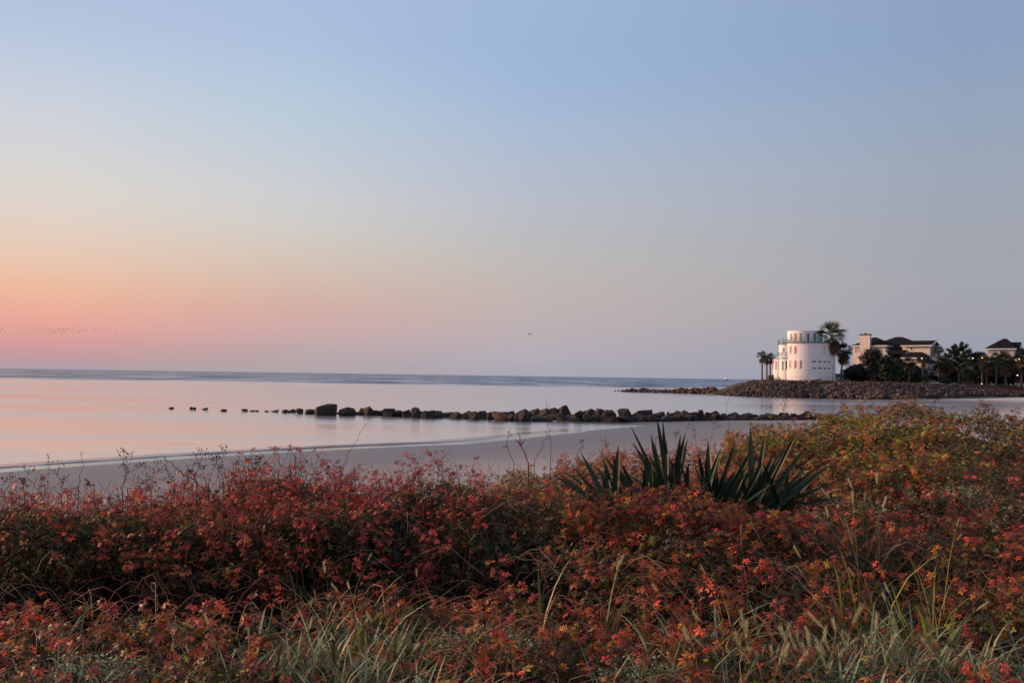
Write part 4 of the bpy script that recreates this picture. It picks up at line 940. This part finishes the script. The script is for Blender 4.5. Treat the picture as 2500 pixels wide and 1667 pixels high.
def scatter(nb, u, Y, depth, tmpl, size, hi, lo, lodepth=.10, tilt=.6, clumpthr=.47, hi2=None, hthr=.52):
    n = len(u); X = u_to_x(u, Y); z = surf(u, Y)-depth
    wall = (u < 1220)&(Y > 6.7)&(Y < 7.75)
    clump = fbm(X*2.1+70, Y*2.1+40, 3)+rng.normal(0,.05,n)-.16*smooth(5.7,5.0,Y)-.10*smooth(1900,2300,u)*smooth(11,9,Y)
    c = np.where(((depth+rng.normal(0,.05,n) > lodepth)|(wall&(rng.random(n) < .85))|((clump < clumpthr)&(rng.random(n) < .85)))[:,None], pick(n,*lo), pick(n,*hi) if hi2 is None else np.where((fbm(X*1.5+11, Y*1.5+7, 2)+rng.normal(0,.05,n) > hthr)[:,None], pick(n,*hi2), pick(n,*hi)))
    nrm = np.c_[rng.normal(0,tilt,n), rng.normal(-.25,tilt,n), np.ones(n)]
    nb.inst(*tmpl, np.c_[X,Y,z], basis(nrm, rng.uniform(0,6.28,n)), size, c)
def loguni(n, a, b): return a*(b/a)**rng.random(n)
def keep_gap(u, Y, thr, sc=1.0):
    X = u_to_x(u,Y); return fbm(X*sc+50, Y*sc+20, 2) > thr
def shoots(nb, sb, n, ur, Yr, hgt, size, hi, leaves=(6,12), stemc=((.20,.05,.04),(.12,.05,.035)), lean=.8, tmpl=PAL5):
    u = rng.uniform(*ur, n); Y = loguni(n, *Yr)
    for i in range(n):
        x = u_to_x(u[i], Y[i]); z0 = float(surf(u[i:i+1],Y[i:i+1])[0])-.12; hh = rng.uniform(*hgt); a = rng.uniform(0,6.28); ln = rng.uniform(.2,lean)*hh
        d = np.array((math.cos(a),math.sin(a),0)); t_ = np.linspace(0,1,5)[:,None]
        pts = np.array((x,Y[i],z0))+d*ln*t_**1.6+np.array((0,0,1))*(hh+.12)*(t_-.22*t_**3)+rng.normal(0,.012,(5,3))
        sb.tube(pts, .0035, .0014, np.array(stemc[i%2])*rng.uniform(.7,1.3))
        k = rng.integers(*leaves); s_ = np.sort(rng.uniform(.35,1,k)); q = np.stack([np.interp(s_, t_[:,0], pts[:,j]) for j in range(3)],1)
        az_ = a+np.where(np.arange(k)%2,1,-1)*rng.uniform(.5,1.8,k); off = np.stack([np.cos(az_),np.sin(az_),0*az_+.2],1)*rng.uniform(.015,.05,(k,1))
        col = pick(k,*hi); nrm = np.c_[rng.normal(0,.5,k),rng.normal(-.3,.5,k),np.ones(k)]
        nb.inst(*tmpl, q+off, basis(nrm, az_), size*rng.uniform(.6,1.15,k), col)

# 1 creeper carpet in front (one mass)
nb = NB(); sb = NB()
n = 82000; u = rng.uniform(-450,2800,n); Y = loguni(n,4.3,11.5)
left = u < 1220; mx_Y = np.where(left, 6.55, np.where(u < 1900, 10.8, 9.6)); k = (Y < mx_Y) & keep_gap(u,Y,.47,2.3); u,Y = u[k],Y[k]
q1, q2 = len(u)*4//10, len(u)*7//10
for tm_, i0, i1, z0, z1 in ((PAL5,0,q1,.018,.046),(TRI3,q1,q2,.018,.048),(SPRIG,q2,len(u),.018,.048)):
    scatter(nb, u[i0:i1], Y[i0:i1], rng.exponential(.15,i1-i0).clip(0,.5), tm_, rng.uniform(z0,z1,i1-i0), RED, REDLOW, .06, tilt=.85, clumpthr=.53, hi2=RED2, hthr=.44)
n = 26000; u = rng.uniform(-450,2800,n); Y = loguni(n,4.3,10.5); k = (Y < np.where(u < 1220, 7.4, 9.8)); u,Y = u[k],Y[k]
scatter(nb, u, Y, rng.uniform(.14,.5,len(u)), TRI3, rng.uniform(.03,.06,len(u)), REDLOW, REDLOW)
shoots(nb, sb, 330, (1150,2800), (4.6,9.2), (.05,.26), .044, RED); shoots(nb, sb, 170, (-450,1200), (4.6,6.5), (.05,.22), .044, RED)
for i in range(1100):
    uu, yy = rng.uniform(-400,2750), float(loguni(1,4.6,9.5)[0]); x = u_to_x(uu,yy); zz = float(surf(np.array([uu]),np.array([yy]))[0]); a = rng.uniform(0,6.28); l_ = rng.uniform(.25,.7)
    t_ = np.linspace(0,1,6)[:,None]; pts = np.array((x,yy,zz-.14))+np.array((math.cos(a),math.sin(a)*.8,0))*l_*t_+np.array((0,0,1))*rng.uniform(.1,.28)*np.sin(t_*2.6)+rng.normal(0,.012,(6,3))
    sb.tube(pts, .0035, .0015, np.array(((.22,.05,.04),(.13,.07,.05),(.26,.10,.06),(.30,.24,.15))[i%4]))
cv = nb.build('red_creeper', LEAF); tag(cv, 'red and rust five-leaved creeper carpeting the dune in the foreground', 'creeper', kind='stuff')
st = sb.build('creeper_stems', STEM); st.parent = cv; st['kind'] = 'stuff'

# 2 bushes, each a thing with leaves and stems
def bush(name, label, ur, Yr, n, tm, size, hi, lo, nshoot, hgt, gap=.3, lodepth=.10, cat='bush', thick=.14, stemc=((.20,.05,.04),(.12,.05,.035)), shoot_hi=None, nstem=250, fill=0, twigs=0, hi2=None):
    uc = (ur[0]+ur[1])/2; Yc = (Yr[0]+Yr[1])/2; o = empty(name, (u_to_x(uc,Yc), Yc, gz1(u_to_x(uc,Yc),Yc))); tag(o, label, cat)
    org = np.array(o.location); nb = NB(); sb = NB()
    u = rng.uniform(*ur,n); Y = loguni(n,*Yr)
    e = smooth(ur[0],ur[0]+90,u)*smooth(ur[1],ur[1]-90,u); k = (rng.random(n) < .25+.75*e) & keep_gap(u,Y,gap,1.5); u,Y = u[k],Y[k]
    dp = rng.exponential(thick,len(u)).clip(0,.7); m2 = len(u)//2
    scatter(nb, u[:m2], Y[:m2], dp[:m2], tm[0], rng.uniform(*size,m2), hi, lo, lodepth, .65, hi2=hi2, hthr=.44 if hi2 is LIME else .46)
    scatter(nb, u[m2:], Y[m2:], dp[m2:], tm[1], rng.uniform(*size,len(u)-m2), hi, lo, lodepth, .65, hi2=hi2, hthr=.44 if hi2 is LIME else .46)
    if fill:
        uf = rng.uniform(ur[0]-30,ur[1]+30,fill); Yf = rng.uniform(7.5,9.9,fill); Xf = u_to_x(uf,Yf); zf = surf(uf,Yf)-rng.uniform(.08,.75,fill)
        nb.inst(*TRI3, np.c_[Xf,Yf,zf], basis(np.c_[rng.normal(0,.6,fill),rng.normal(-.5,.6,fill),np.ones(fill)], rng.uniform(0,6.28,fill)), rng.uniform(.035,.07,fill), pick(fill,['green','brown','olive'],[5,4,2]))
    shoots(nb, sb, nshoot, ur, Yr, hgt, size[1]*.85, shoot_hi or hi, stemc=stemc)
    for i in range(nstem):
        uu, yy = rng.uniform(*ur), float(loguni(1,*Yr)[0]); x = u_to_x(uu,yy); zz = float(surf(np.array([uu]),np.array([yy]))[0]); a = rng.uniform(0,6.28)
        t_ = np.linspace(0,1,5)[:,None]; pts = np.array((x,yy,zz-.5))+np.array((math.cos(a),math.sin(a),0))*rng.uniform(.05,.35)*t_**1.4+np.array((0,0,1))*rng.uniform(.4,.62)*t_+rng.normal(0,.012,(5,3))
        sb.tube(pts, .005, .0015, np.array(stemc[i%2])*rng.uniform(.7,1.3))
    for i in range(twigs):
        uu, yy = rng.uniform(*ur), rng.uniform(8.0,9.5); x = u_to_x(uu,yy); zz = float(surf(np.array([uu]),np.array([yy]))[0]); a = rng.uniform(0,6.28); hh = rng.uniform(.10,.34)*(1.2 if rng.random() < .2 else 1); cl = np.array(((.15,.05,.045),(.09,.05,.04),(.12,.035,.03))[i%3])
        t_ = np.linspace(0,1,6)[:,None]; bd = rng.uniform(.05,.7)*hh; pts = np.array((x,yy,zz-.15))+np.array((math.cos(a),math.sin(a)*.5,0))*bd*t_**1.7+np.array((0,0,1))*(hh+.15)*(t_-.12*t_**3)+rng.normal(0,.010,(6,3))
        sb.tube(pts, .0032, .0013, cl)
        for k in range(rng.integers(1,5)):
            j = rng.integers(2,5); q = pts[j]+np.array((rng.normal(0,.5),rng.normal(0,.3),rng.uniform(.2,1)))*hh*.4; sb.tube([pts[j],(pts[j]+q)/2+rng.normal(0,.006,3),q], .0020, .001, cl)
            if rng.random() < .6:
                m3 = 3; P3 = q+rng.normal(0,.02,(m3,3)); nb.inst(*(PAL5 if rng.random() < .4 else ONE), P3, basis(np.c_[rng.normal(0,.6,m3),rng.normal(-.4,.6,m3),np.ones(m3)], rng.uniform(0,6.28,m3)), rng.uniform(.016,.036,m3), pick(m3,['red','crimson','pink','rust','brown'],[30,20,12,16,14]))
    nb.build('leaves', LEAF, o, org)['kind'] = 'stuff'; sb.build('stems', STEM, o, org)['kind'] = 'stuff'; return o
bush('red_bush', 'tall red-tipped creeper bush at left, dark inside, cutting off the beach', (-450,640), (7.25,9.4), 24000, (PAL5,TRI3), (.018,.044), RED, REDLOW, 330, (.05,.36), .34, .07, shoot_hi=(['red','crimson','pink','orange','rust'],[30,22,8,22,16]), fill=13000, twigs=330, hi2=RED2)
bush('red_bush', 'tall crimson creeper bush left of centre with long arching shoots over the sand', (600,1200), (7.25,9.4), 16000, (PAL5,TRI3), (.018,.044), (['red','crimson','orange','rust','brown'],[26,22,16,20,10]), REDLOW, 260, (.06,.42), .34, .06, shoot_hi=(['red','crimson','pink','rust'],[34,28,8,14]), fill=9000, twigs=170, hi2=RED2)
bush('mixed_bush', 'olive and straw coloured scrub between the crimson bush and the yucca', (1130,1420), (8.6,12.5), 9000, (SPRIG,TRI3), (.022,.040), (['olive','sage','orange','straw','rust','yellow'],[26,14,20,8,18,6]), MNDLOW, 120, (.05,.22), .28, .12, shoot_hi=(['orange','olive','rust','sage'],[3,3,3,2]))
bush('orange_bush', 'low orange and pink scrub behind the yucca against the sand', (1360,1830), (9.8,15.2), 13000, (SPRIG,TRI3), (.026,.046), (['orange','rust','pink','olive','yellow','red'],[26,24,10,16,6,6]), MNDLOW, 220, (.06,.28), .26, .14, shoot_hi=(['orange','rust','pink','red'],[3,3,2,1]))
bush('dune_bush', 'high orange and yellow-green bush on the right, tops reaching the far shore', (1760,2330), (11,19.5), 26000, (SPRIG,TRI3), (.035,.062), MND, MNDLOW, 330, (.08,.36), .24, .18, thick=.2, shoot_hi=(['orange','rust','lime','red','olive'],[4,3,4,1,2]), hi2=LIME)
bush('dune_bush', 'darker green and brown bush filling the right edge below the beach', (2270,2850), (11,20), 20000, (SPRIG,TRI3), (.033,.060), (['rust','brown','olive','green','orange'],[20,20,26,22,10]), MNDLOW, 260, (.08,.34), .24, .16, thick=.2, hi2=LIME)
bush('mixed_scrub', 'faded mixed brown, sage and crimson scrub right of the yucca', (1850,2800), (8.2,12.2), 22000, (SPRIG,ONE), (.022,.044), MIXR, (['brown','olive','green','rust'],[24,28,30,16]), 240, (.04,.2), .24, .1, shoot_hi=(['crimson','red','rust','straw','olive'],[3,3,4,2,2]), hi2=SAGE2)

# 3 yucca
yc = at(1660,1240,8.6); yo = empty('yucca', (yc.x,yc.y,float(canopy(np.array([1660]),np.array([8.6]))[0])-.35)); tag(yo, 'dark green yucca with stiff sword leaves rising from the red creeper', 'yucca')
YT = [((235,525),0),((300,548),0),((395,508),0),((440,408),0),((585,420),0),((600,470),0),((680,358),0),((655,440),0),((575,555),0),
 ((750,218),1),((775,348),1),((885,293),1),((890,340),1),((962,268),1),((920,163),1),((962,192),1),((1075,285),1),((1107,278),1),((810,488),1),((1185,410),4),((1240,420),4),((1252,318),4),((1330,370),4),((1390,478),4),((740,538),1),((1120,320),1),((1040,478),1),
 ((1520,236),2),((1616,278),2),((1822,276),2),((1880,360),2),((1975,478),2),((2114,438),2),((2148,562),2),((2106,690),2),((1560,630),2),((1430,520),4),((1700,420),2),((1160,470),4),((1310,520),4),((860,420),3),((790,560),3),((1450,430),2),((1600,470),5),((1780,470),5),((1900,600),5)]
centers = [(650,800),(1010,760),(1530,810),(830,800),(1270,760),(1720,800)]; cd_ = [8.2,8.7,8.5,8.45,8.65,8.4]
def yleaf(b, tip, w, parent):
    b = Vector(b); tip = Vector(tip); ax = tip-b; l_ = ax.length; d = ax.normalized(); vw = (CAM-b).normalized()
    nrm = (vw*.6+Vector((random.uniform(-.5,.5),random.uniform(-.3,.3),.8))); side = d.cross(nrm).normalized(); nn = side.cross(d).normalized()
    m = MB(); sec = [(0,.55),(.12,.75),(.35,1),(.6,.86),(.8,.55),(.93,.22),(1,.02)]; V = []
    bend = random.uniform(-.02,.008)*l_
    for t_,k in sec:
        p = b+ax*t_+Vector((0,0,-bend*(t_*t_))) ; hw = w*k
        V += [p-side*hw+nn*hw*.45, p-nn*hw*.12, p+side*hw+nn*hw*.45, p-nn*hw*.3]
    f = []
    for i in range(len(sec)-1):
        for k in range(4): f.append((i*4+k, i*4+(k+1)%4, i*4+4+(k+1)%4, i*4+4+k))
    colr = np.array((.014,.034,.016))*random.uniform(.6,1.5)+np.array((.014,.010,.003))*random.random()+(np.array((.05,.035,.012)) if random.random() < .08 else 0)+(np.array((.02,.035,.022)) if tip.x < 1.3 and random.random() < .5 else 0)
    m.add([v-parent.location for v in V], f, tuple(colr)); return m.build('leaf', YUC, parent, smooth=False)
for (tx,ty),ci in YT:
    cxp, cyp = centers[ci]; Yb = cd_[ci]+random.uniform(-.06,.06)
    b = at(1250+(cxp+(tx-cxp)*.12)/2.613, 950+(cyp+(ty-cyp)*.08)/2.613, Yb); tip = at(1250+tx/2.613, 950+ty/2.613, Yb+random.uniform(-.22,.3))
    yleaf(b, tip, random.uniform(.022,.033), yo)
for k in range(46):
    f_ = (k+random.random())/46; px = 600+f_*1080; py = np.interp(px,[600,1000,1300,1700],[800,765,775,815]); Yb = 8.5+random.uniform(-.2,.2)
    b = at(1250+px/2.613, 950+py/2.613, Yb); a = R(np.interp(f_,[0,.35,.65,1],[-52,-8,18,58])+random.gauss(0,13)); l_ = random.uniform(.34,.66)
    yleaf(b, b+Vector((math.sin(a), random.uniform(-.35,.45), math.cos(a))).normalized()*l_, random.uniform(.018,.030), yo)
# creeper grown over the yucca foot
nb = NB(); sb = NB()
n = 2600; u = rng.uniform(1380,2020,n); Y = rng.uniform(7.7,8.35,n)
X = u_to_x(u,Y); z = canopy(u,Y)+rng.uniform(-.15,.15,n)+.10*smooth(1640,1740,u)*smooth(1960,1880,u)
nb.inst(*PAL5, np.c_[X,Y,z], basis(np.c_[rng.normal(0,.5,n),rng.normal(-.5,.5,n),np.ones(n)], rng.uniform(0,6.28,n)), rng.uniform(.028,.05,n), pick(n,['rust','brown','orange','olive','red','crimson'],[24,24,14,22,8,6]))
shoots(nb, sb, 46, (1400,2050), (7.6,8.3), (.08,.28), .045, (['red','crimson','orange','pink','yellow'],[30,20,24,6,5]))
org = (u_to_x(1700,8), 8, gz1(u_to_x(1700,8),8)); o = empty('creeper', org); tag(o, 'orange and red creeper climbing round the foot of the yucca', 'creeper')
nb.build('leaves', LEAF, o, org)['kind'] = 'stuff'; sb.build('stems', STEM, o, org)['kind'] = 'stuff'

# 4 grass tufts with pale seed heads, silvery herb, dry stems
def blade(nb, b, d, l_, w, bend, col):
    t_ = np.array([0,.3,.6,.85,1.0]); d = np.asarray(d,float); hz = np.array((d[0],d[1],0)); hz = hz/(np.linalg.norm(hz)+1e-6)
    pts = b+d*l_*t_[:,None]+hz*bend*l_*(t_**2.2)[:,None]-np.array((0,0,1))*bend*.55*l_*(t_**2.6)[:,None]
    s_ = np.cross(hz,(0,0,1)); s_ = s_*math.cos(.7)+np.array((0,0,.0)); hw = w*np.array([.7,1,.8,.45,.03])[:,None]
    V = np.stack([pts-s_*hw, pts+np.array((0,0,-.15))*hw, pts+s_*hw],1).reshape(-1,3)
    T = [];
    for i in range(4):
        for k in (0,1): a = i*3+k; T += [(a,a+1,a+4),(a,a+4,a+3)]
    nb.V.append(V); nb.T.append(np.array(T)+nb.n); nb.C.append(np.repeat([col],len(V),0)); nb.n += len(V); return pts
def seed_head(nb, pts, col, size):
    a, b = pts[-2], pts[-1]; d = b-a; d = d/(np.linalg.norm(d)+1e-9)
    for k in range(34):
        p = b+d*size*(k/33*1.0-.55); az_ = k*2.4; s_ = np.cross(d,(.3,.5,.8)); s_ /= np.linalg.norm(s_); s2 = np.cross(d,s_)
        o_ = (s_*math.cos(az_)+s2*math.sin(az_)); q = p+o_*size*.05+d*size*.10; e = p+o_*size*.17+d*size*.46
        w_ = np.cross(d,o_)*size*.022
        V = np.array([p,q+w_,e,q-w_]); nb.V.append(V); nb.T.append(np.array([(0,1,2),(0,2,3)])+nb.n); nb.C.append(np.repeat([col],4,0)); nb.n += 4
def tuft(u, Y, nbl, lr, label, heads=0, spread=.12, cols=('sage','olive','straw'), wts=(5,3,2), w=.0085, hs=.07, dz=-.12):
    x = u_to_x(u,Y); z = float(canopy(np.array([u]),np.array([Y]))[0])+dz; o = empty('grass_tuft',(x,Y,z)); tag(o,label,'grass','grass tufts in the foreground')
    nb = NB(); hb_ = NB(); hd = 0
    for i in range(int(nbl*1.25)):
        a = rng.uniform(0,6.28); t_ = rng.uniform(.05,.55); d = np.array((math.cos(a)*t_,math.sin(a)*t_,1)); d /= np.linalg.norm(d)
        b = np.array((rng.normal(0,spread),rng.normal(0,spread*.6),0)); c_ = pick(1,list(cols),list(wts))[0]*.9
        isH = hd < heads and i%2 == 0
        pts = blade(nb, b, d, rng.uniform(*lr)*(1.15 if isH else 1), w*(.5 if isH else rng.uniform(.7,1.4)), rng.uniform(.02,.28) if isH else rng.uniform(.1,.6), c_)
        if isH: seed_head(hb_, pts, (np.array(PALS['straw'])*.7+np.array(PALS['sage'])*.5)*rng.uniform(.9,1.6), hs*rng.uniform(.6,1.0)); hd += 1
    nb.build('blades', LEAF, o)['kind'] = 'stuff'
    if hd: hb_.build('seed_heads', LEAF, o)['kind'] = 'stuff'
T_ = tuft
nb = NB()
for i in range(3600):
    uu = rng.uniform(-300,2750); yy = float(loguni(1,4.5,5.9)[0]); x = u_to_x(uu,yy)
    if vnoise(uu*.006+4, yy*1.7) < .46+.2*(yy-5)/1.0: continue
    a = rng.uniform(0,6.28); t_ = rng.uniform(.1,.8); d = np.array((math.cos(a)*t_,math.sin(a)*t_,1)); d /= np.linalg.norm(d)
    blade(nb, np.array((x,yy,float(canopy(np.array([uu]),np.array([yy]))[0])-.12)), d, rng.uniform(.14,.44), rng.uniform(.005,.013), rng.uniform(.1,.8), pick(1,['sage','olive','straw'],[7,2,1])[0])
tag(nb.build('dune_grass', LEAF), 'short grey-green grass growing through the creeper along the bottom edge', 'grass', kind='stuff')
T_(650,5.1,70,(.18,.42),'green-grey grass tuft at the bottom left of centre with bleached heads',8)
T_(770,5.3,70,(.18,.45),'upright green grass tuft at the bottom edge left of the silvery herb',4)
T_(880,5.2,80,(.16,.40),'dense grey-green grass tuft at the bottom edge, second from the silvery herb',4)
T_(1000,5.4,60,(.18,.46),'grass tuft with one tall leaning blade just left of the silvery herb',3)
T_(1110,5.0,40,(.14,.3),'short grass tuft below the silvery herb at the bottom edge',2)
T_(850,6.3,22,(.25,.5),'sparse tuft of pale upright blades against the dark hollow of the crimson bush',2,cols=('olive','straw','lime'))
T_(1000,6.3,14,(.25,.5),'few thin upright blades right of the pale sparse tuft',1,cols=('olive','straw','lime'))
T_(1480,6.0,8,(.35,.62),'lone tall straw stems standing in the creeper below the yucca',2,cols=('straw','olive'),spread=.04)
T_(1340,6.0,8,(.3,.55),'few pale jointed stalks above the silvery herb',0,cols=('straw','olive'),spread=.05)
T_(1830,5.2,70,(.16,.34),'arching tuft with bent straw heads at the lower right, nearest the creeper gap',14,hs=.10,cols=('straw','sage','olive'))
T_(1930,5.1,80,(.16,.36),'thick tuft full of cream seed heads at the lower right',18,hs=.11,cols=('sage','straw','olive'))
T_(2040,5.3,70,(.18,.40),'tuft with pale bristly heads below the tall reed blades',12,hs=.10)
T_(2170,5.2,80,(.16,.38),'grey-green tuft with few heads right of the bristly tufts',12,hs=.09)
T_(2300,5.2,70,(.16,.36),'bluish grass tuft at the bottom right',6)
T_(1760,5.6,26,(.28,.55),'broad pale green blades at the left end of the bent straw heads',3,w=.011,cols=('sage','lime','straw'))
T_(2230,5.7,26,(.28,.55),'broad pale green blades behind the grey-green tuft with few heads',3,w=.011,cols=('sage','lime','straw'))
T_(930,5.7,26,(.28,.52),'broad pale green blades rising behind the dense grey-green tufts',2,w=.010,cols=('sage','lime','straw'))
T_(2440,5.0,60,(.14,.3),'short bluish tuft in the bottom right corner',3)
T_(2090,6.1,20,(.40,.80),'tall yellow-green reed blades standing over the red creeper at right',4,cols=('lime','olive','straw'),wts=(4,4,2),w=.0075,spread=.13,hs=.08)
T_(2290,6.2,12,(.35,.62),'slanting yellow-green blades right of the tall reed blades',2,cols=('olive','straw','lime'),w=.006,spread=.07)
T_(2130,7.6,8,(.45,.7),'thin stalks with hanging pale heads above the tall reed blades',6,cols=('straw','olive'),spread=.08,hs=.09)
T_(20,5.0,40,(.14,.36),'grass tuft at the bottom left corner',4)
T_(140,5.0,40,(.12,.26),'short sage grass tuft next to the left corner tuft',2)
T_(360,5.0,60,(.12,.24),'low sage grass tuft under the dark left hollow',2)
T_(520,5.1,60,(.12,.26),'low grey grass tuft between the left corner and the bleached heads',2)
def herb(u, Y, n, label, rad):
    x = u_to_x(u,Y); z = float(canopy(np.array([u]),np.array([Y]))[0])-.05; o = empty('silver_herb',(x,Y,z)); tag(o,label,'herb')
    nb = NB(); sb = NB()
    for i in range(n):
        a = rng.uniform(0,6.28); r_ = rad*math.sqrt(rng.random()); b = np.array((math.cos(a)*r_,math.sin(a)*r_*.7,0)); hh = rng.uniform(.12,.24)*(1-.3*r_/rad)
        tp = b*1.15+np.array((0,0,hh)); sb.tube([b,(b+tp)/2+rng.normal(0,.008,3),tp], .0025,.0012,(.16,.2,.13)); k = 16; t_ = rng.uniform(.25,1.05,k)[:,None]
        P = b+(tp-b)*t_+rng.normal(0,.008,(k,3)); az_ = rng.uniform(0,6.28,k)
        nb.inst(*ONE, P, basis(np.c_[rng.normal(0,.5,k),rng.normal(0,.5,k),np.ones(k)],az_), rng.uniform(.016,.032,k), pick(k,['sage','olive'],[8,1])*rng.uniform(.8,1.3,(k,1)))
    nb.build('leaves',LEAF,o)['kind'] = 'stuff'; sb.build('stems',STEM,o)['kind'] = 'stuff'
herb(1190,5.5,170,'silvery green leafy herb clump at the bottom edge in the middle',.34)
herb(1560,5.05,60,'small silvery herb clump right of the big middle herb clump at the bottom edge',.22)
herb(2120,4.95,80,'silvery leafy herb clump among the grasses at the lower right edge',.26)
herb(270,5.15,80,'small sage herb clump at the bottom left among the grass',.22)
herb(2330,10.2,60,'pale sage herb patch in the faded scrub at right',.45)
def dry_stem(u, bv, tu, tv, Y, label, branches=3, pods=True, col=(.085,.045,.035), rad=.0035, name='dry_stem'):
    b = at(u,bv,Y); e = at(tu,tv,Y+random.uniform(-.15,.15)); o = empty(name,b); tag(o,label,'twig','dry stems above the dune plants')
    nb = NB(); l_ = (e-b).length; t_ = np.linspace(0,1,9)[:,None]; ax = np.array(e-b); perp = np.cross(ax,(0,1,.2)); perp /= np.linalg.norm(perp)
    bow = random.uniform(-.10,.10)*l_
    pts = ax*t_+perp*bow*np.sin(t_*3.14)+np.r_[np.zeros((1,3)),rng.normal(0,.011,(8,3))]
    ext = np.vstack([[-.02*ax[0],0,-.35],pts]); nb.tube(ext,rad,rad*.4,col,4); tips = [pts[-1]]
    for i in range(branches):
        k = random.randint(3,7); d = ax/np.linalg.norm(ax)*random.uniform(.2,.9)+perp*random.choice((-1,1))*random.uniform(.4,.9)+np.array((0,random.uniform(-.4,.4),.2)); q = pts[k]+d*l_*random.uniform(.15,.32)
        nb.tube([pts[k],(pts[k]+q)/2+rng.normal(0,.008,3),q],rad*.6,rad*.3,col,3); tips.append(q)
        q2 = (pts[k]+q)/2+np.array((random.uniform(-.08,.08),0,random.uniform(.03,.12)))*l_*1.2; nb.tube([(pts[k]+q)/2,q2],rad*.45,rad*.3,col,3); tips.append(q2)
    nb.build('stalk',STEM,o)
    if pods:
        pb = NB(); pv = np.array([(1,0,0),(-1,0,0),(0,1,0),(0,-1,0),(0,0,1.2),(0,0,-1.2)],float); pf = np.array([(0,2,4),(2,1,4),(1,3,4),(3,0,4),(2,0,5),(1,2,5),(3,1,5),(0,3,5)])
        P = np.concatenate([tp+rng.normal(0,.012,(3,3)) for tp in tips]); pb.inst(pv,pf,P,basis(rng.normal(0,1,(len(P),3)),rng.uniform(0,6,len(P))),rng.uniform(.004,.008,len(P)),np.tile((.06,.035,.03),(len(P),1))); pb.build('seed_pods',STEM,o)['kind'] = 'stuff'
dl = 'thin dark dry stem with small pods standing over the left red bush'
for u,bv,tu,tv in [(-20,1215,25,1160),(30,1210,75,1150),(60,1200,52,1168),(110,1190,95,1170),(165,1200,120,1118),(150,1205,150,1168),(230,1190,210,1165),(300,1200,318,1105),(312,1190,305,1112),(340,1185,395,1135),(370,1195,350,1128),(425,1185,410,1140),(470,1180,500,1105),(450,1185,470,1130),(510,1170,560,1100),(545,1165,525,1120),(600,1150,640,1125),(640,1150,620,1120)]:
    dry_stem(u,bv,tu,tv,random.uniform(8.2,9.0),dl,random.randint(2,5))
dry_stem(192,1185,205,1103,8.6,'crooked dry stem bent at its tip, left of the twig cluster',1,False)
dry_stem(480,1175,400,1118,8.6,'long dark cane arching up to the left over the left red bush',2,False,(.10,.04,.035),.005)
dry_stem(710,1150,711,1085,8.7,'straight bare spike rising from the crimson bush top',0,False)
dry_stem(832,1140,892,1030,8.7,'long bare stalk slanting up right from the crimson bush to the water',0,False)
dry_stem(1290,1130,1270,1055,9.6,'branching red shoot at the left end of the olive scrub',4,False,(.22,.05,.045),.008)
dry_stem(1305,1125,1352,1038,10,'thin curved twig leaning right before the dark pool',2,False)
dry_stem(1255,1130,1240,1050,10,'short thin twig with dots just left of the red branching shoot',2,True)
dry_stem(1345,1075,1334,968,10.5,'tall thin twig reaching above the groin rocks',1,False)
dry_stem(1780,1045,1768,975,13,'thin twig crossing the groin left of the tower reflection',1,False)
dry_stem(1885,1040,1882,985,14,'faint twig before the tower reflection',1,False)
dry_stem(1915,1035,1921,975,14,'branched twig over the tower reflection',3,True)
for u,tu,tv in [(1430,1420,1075),(1460,1475,1070),(1700,1690,1040),(1735,1750,1030),(1600,1612,1060),(1660,1650,1055)]:
    dry_stem(u,tv+60,tu,tv,12.5,'thin reddish twig standing in the orange scrub behind the yucca',3,True,(.14,.06,.05))
print('objects', len(S.objects), 'verts', sum(len(m.vertices) for m in bpy.data.meshes))
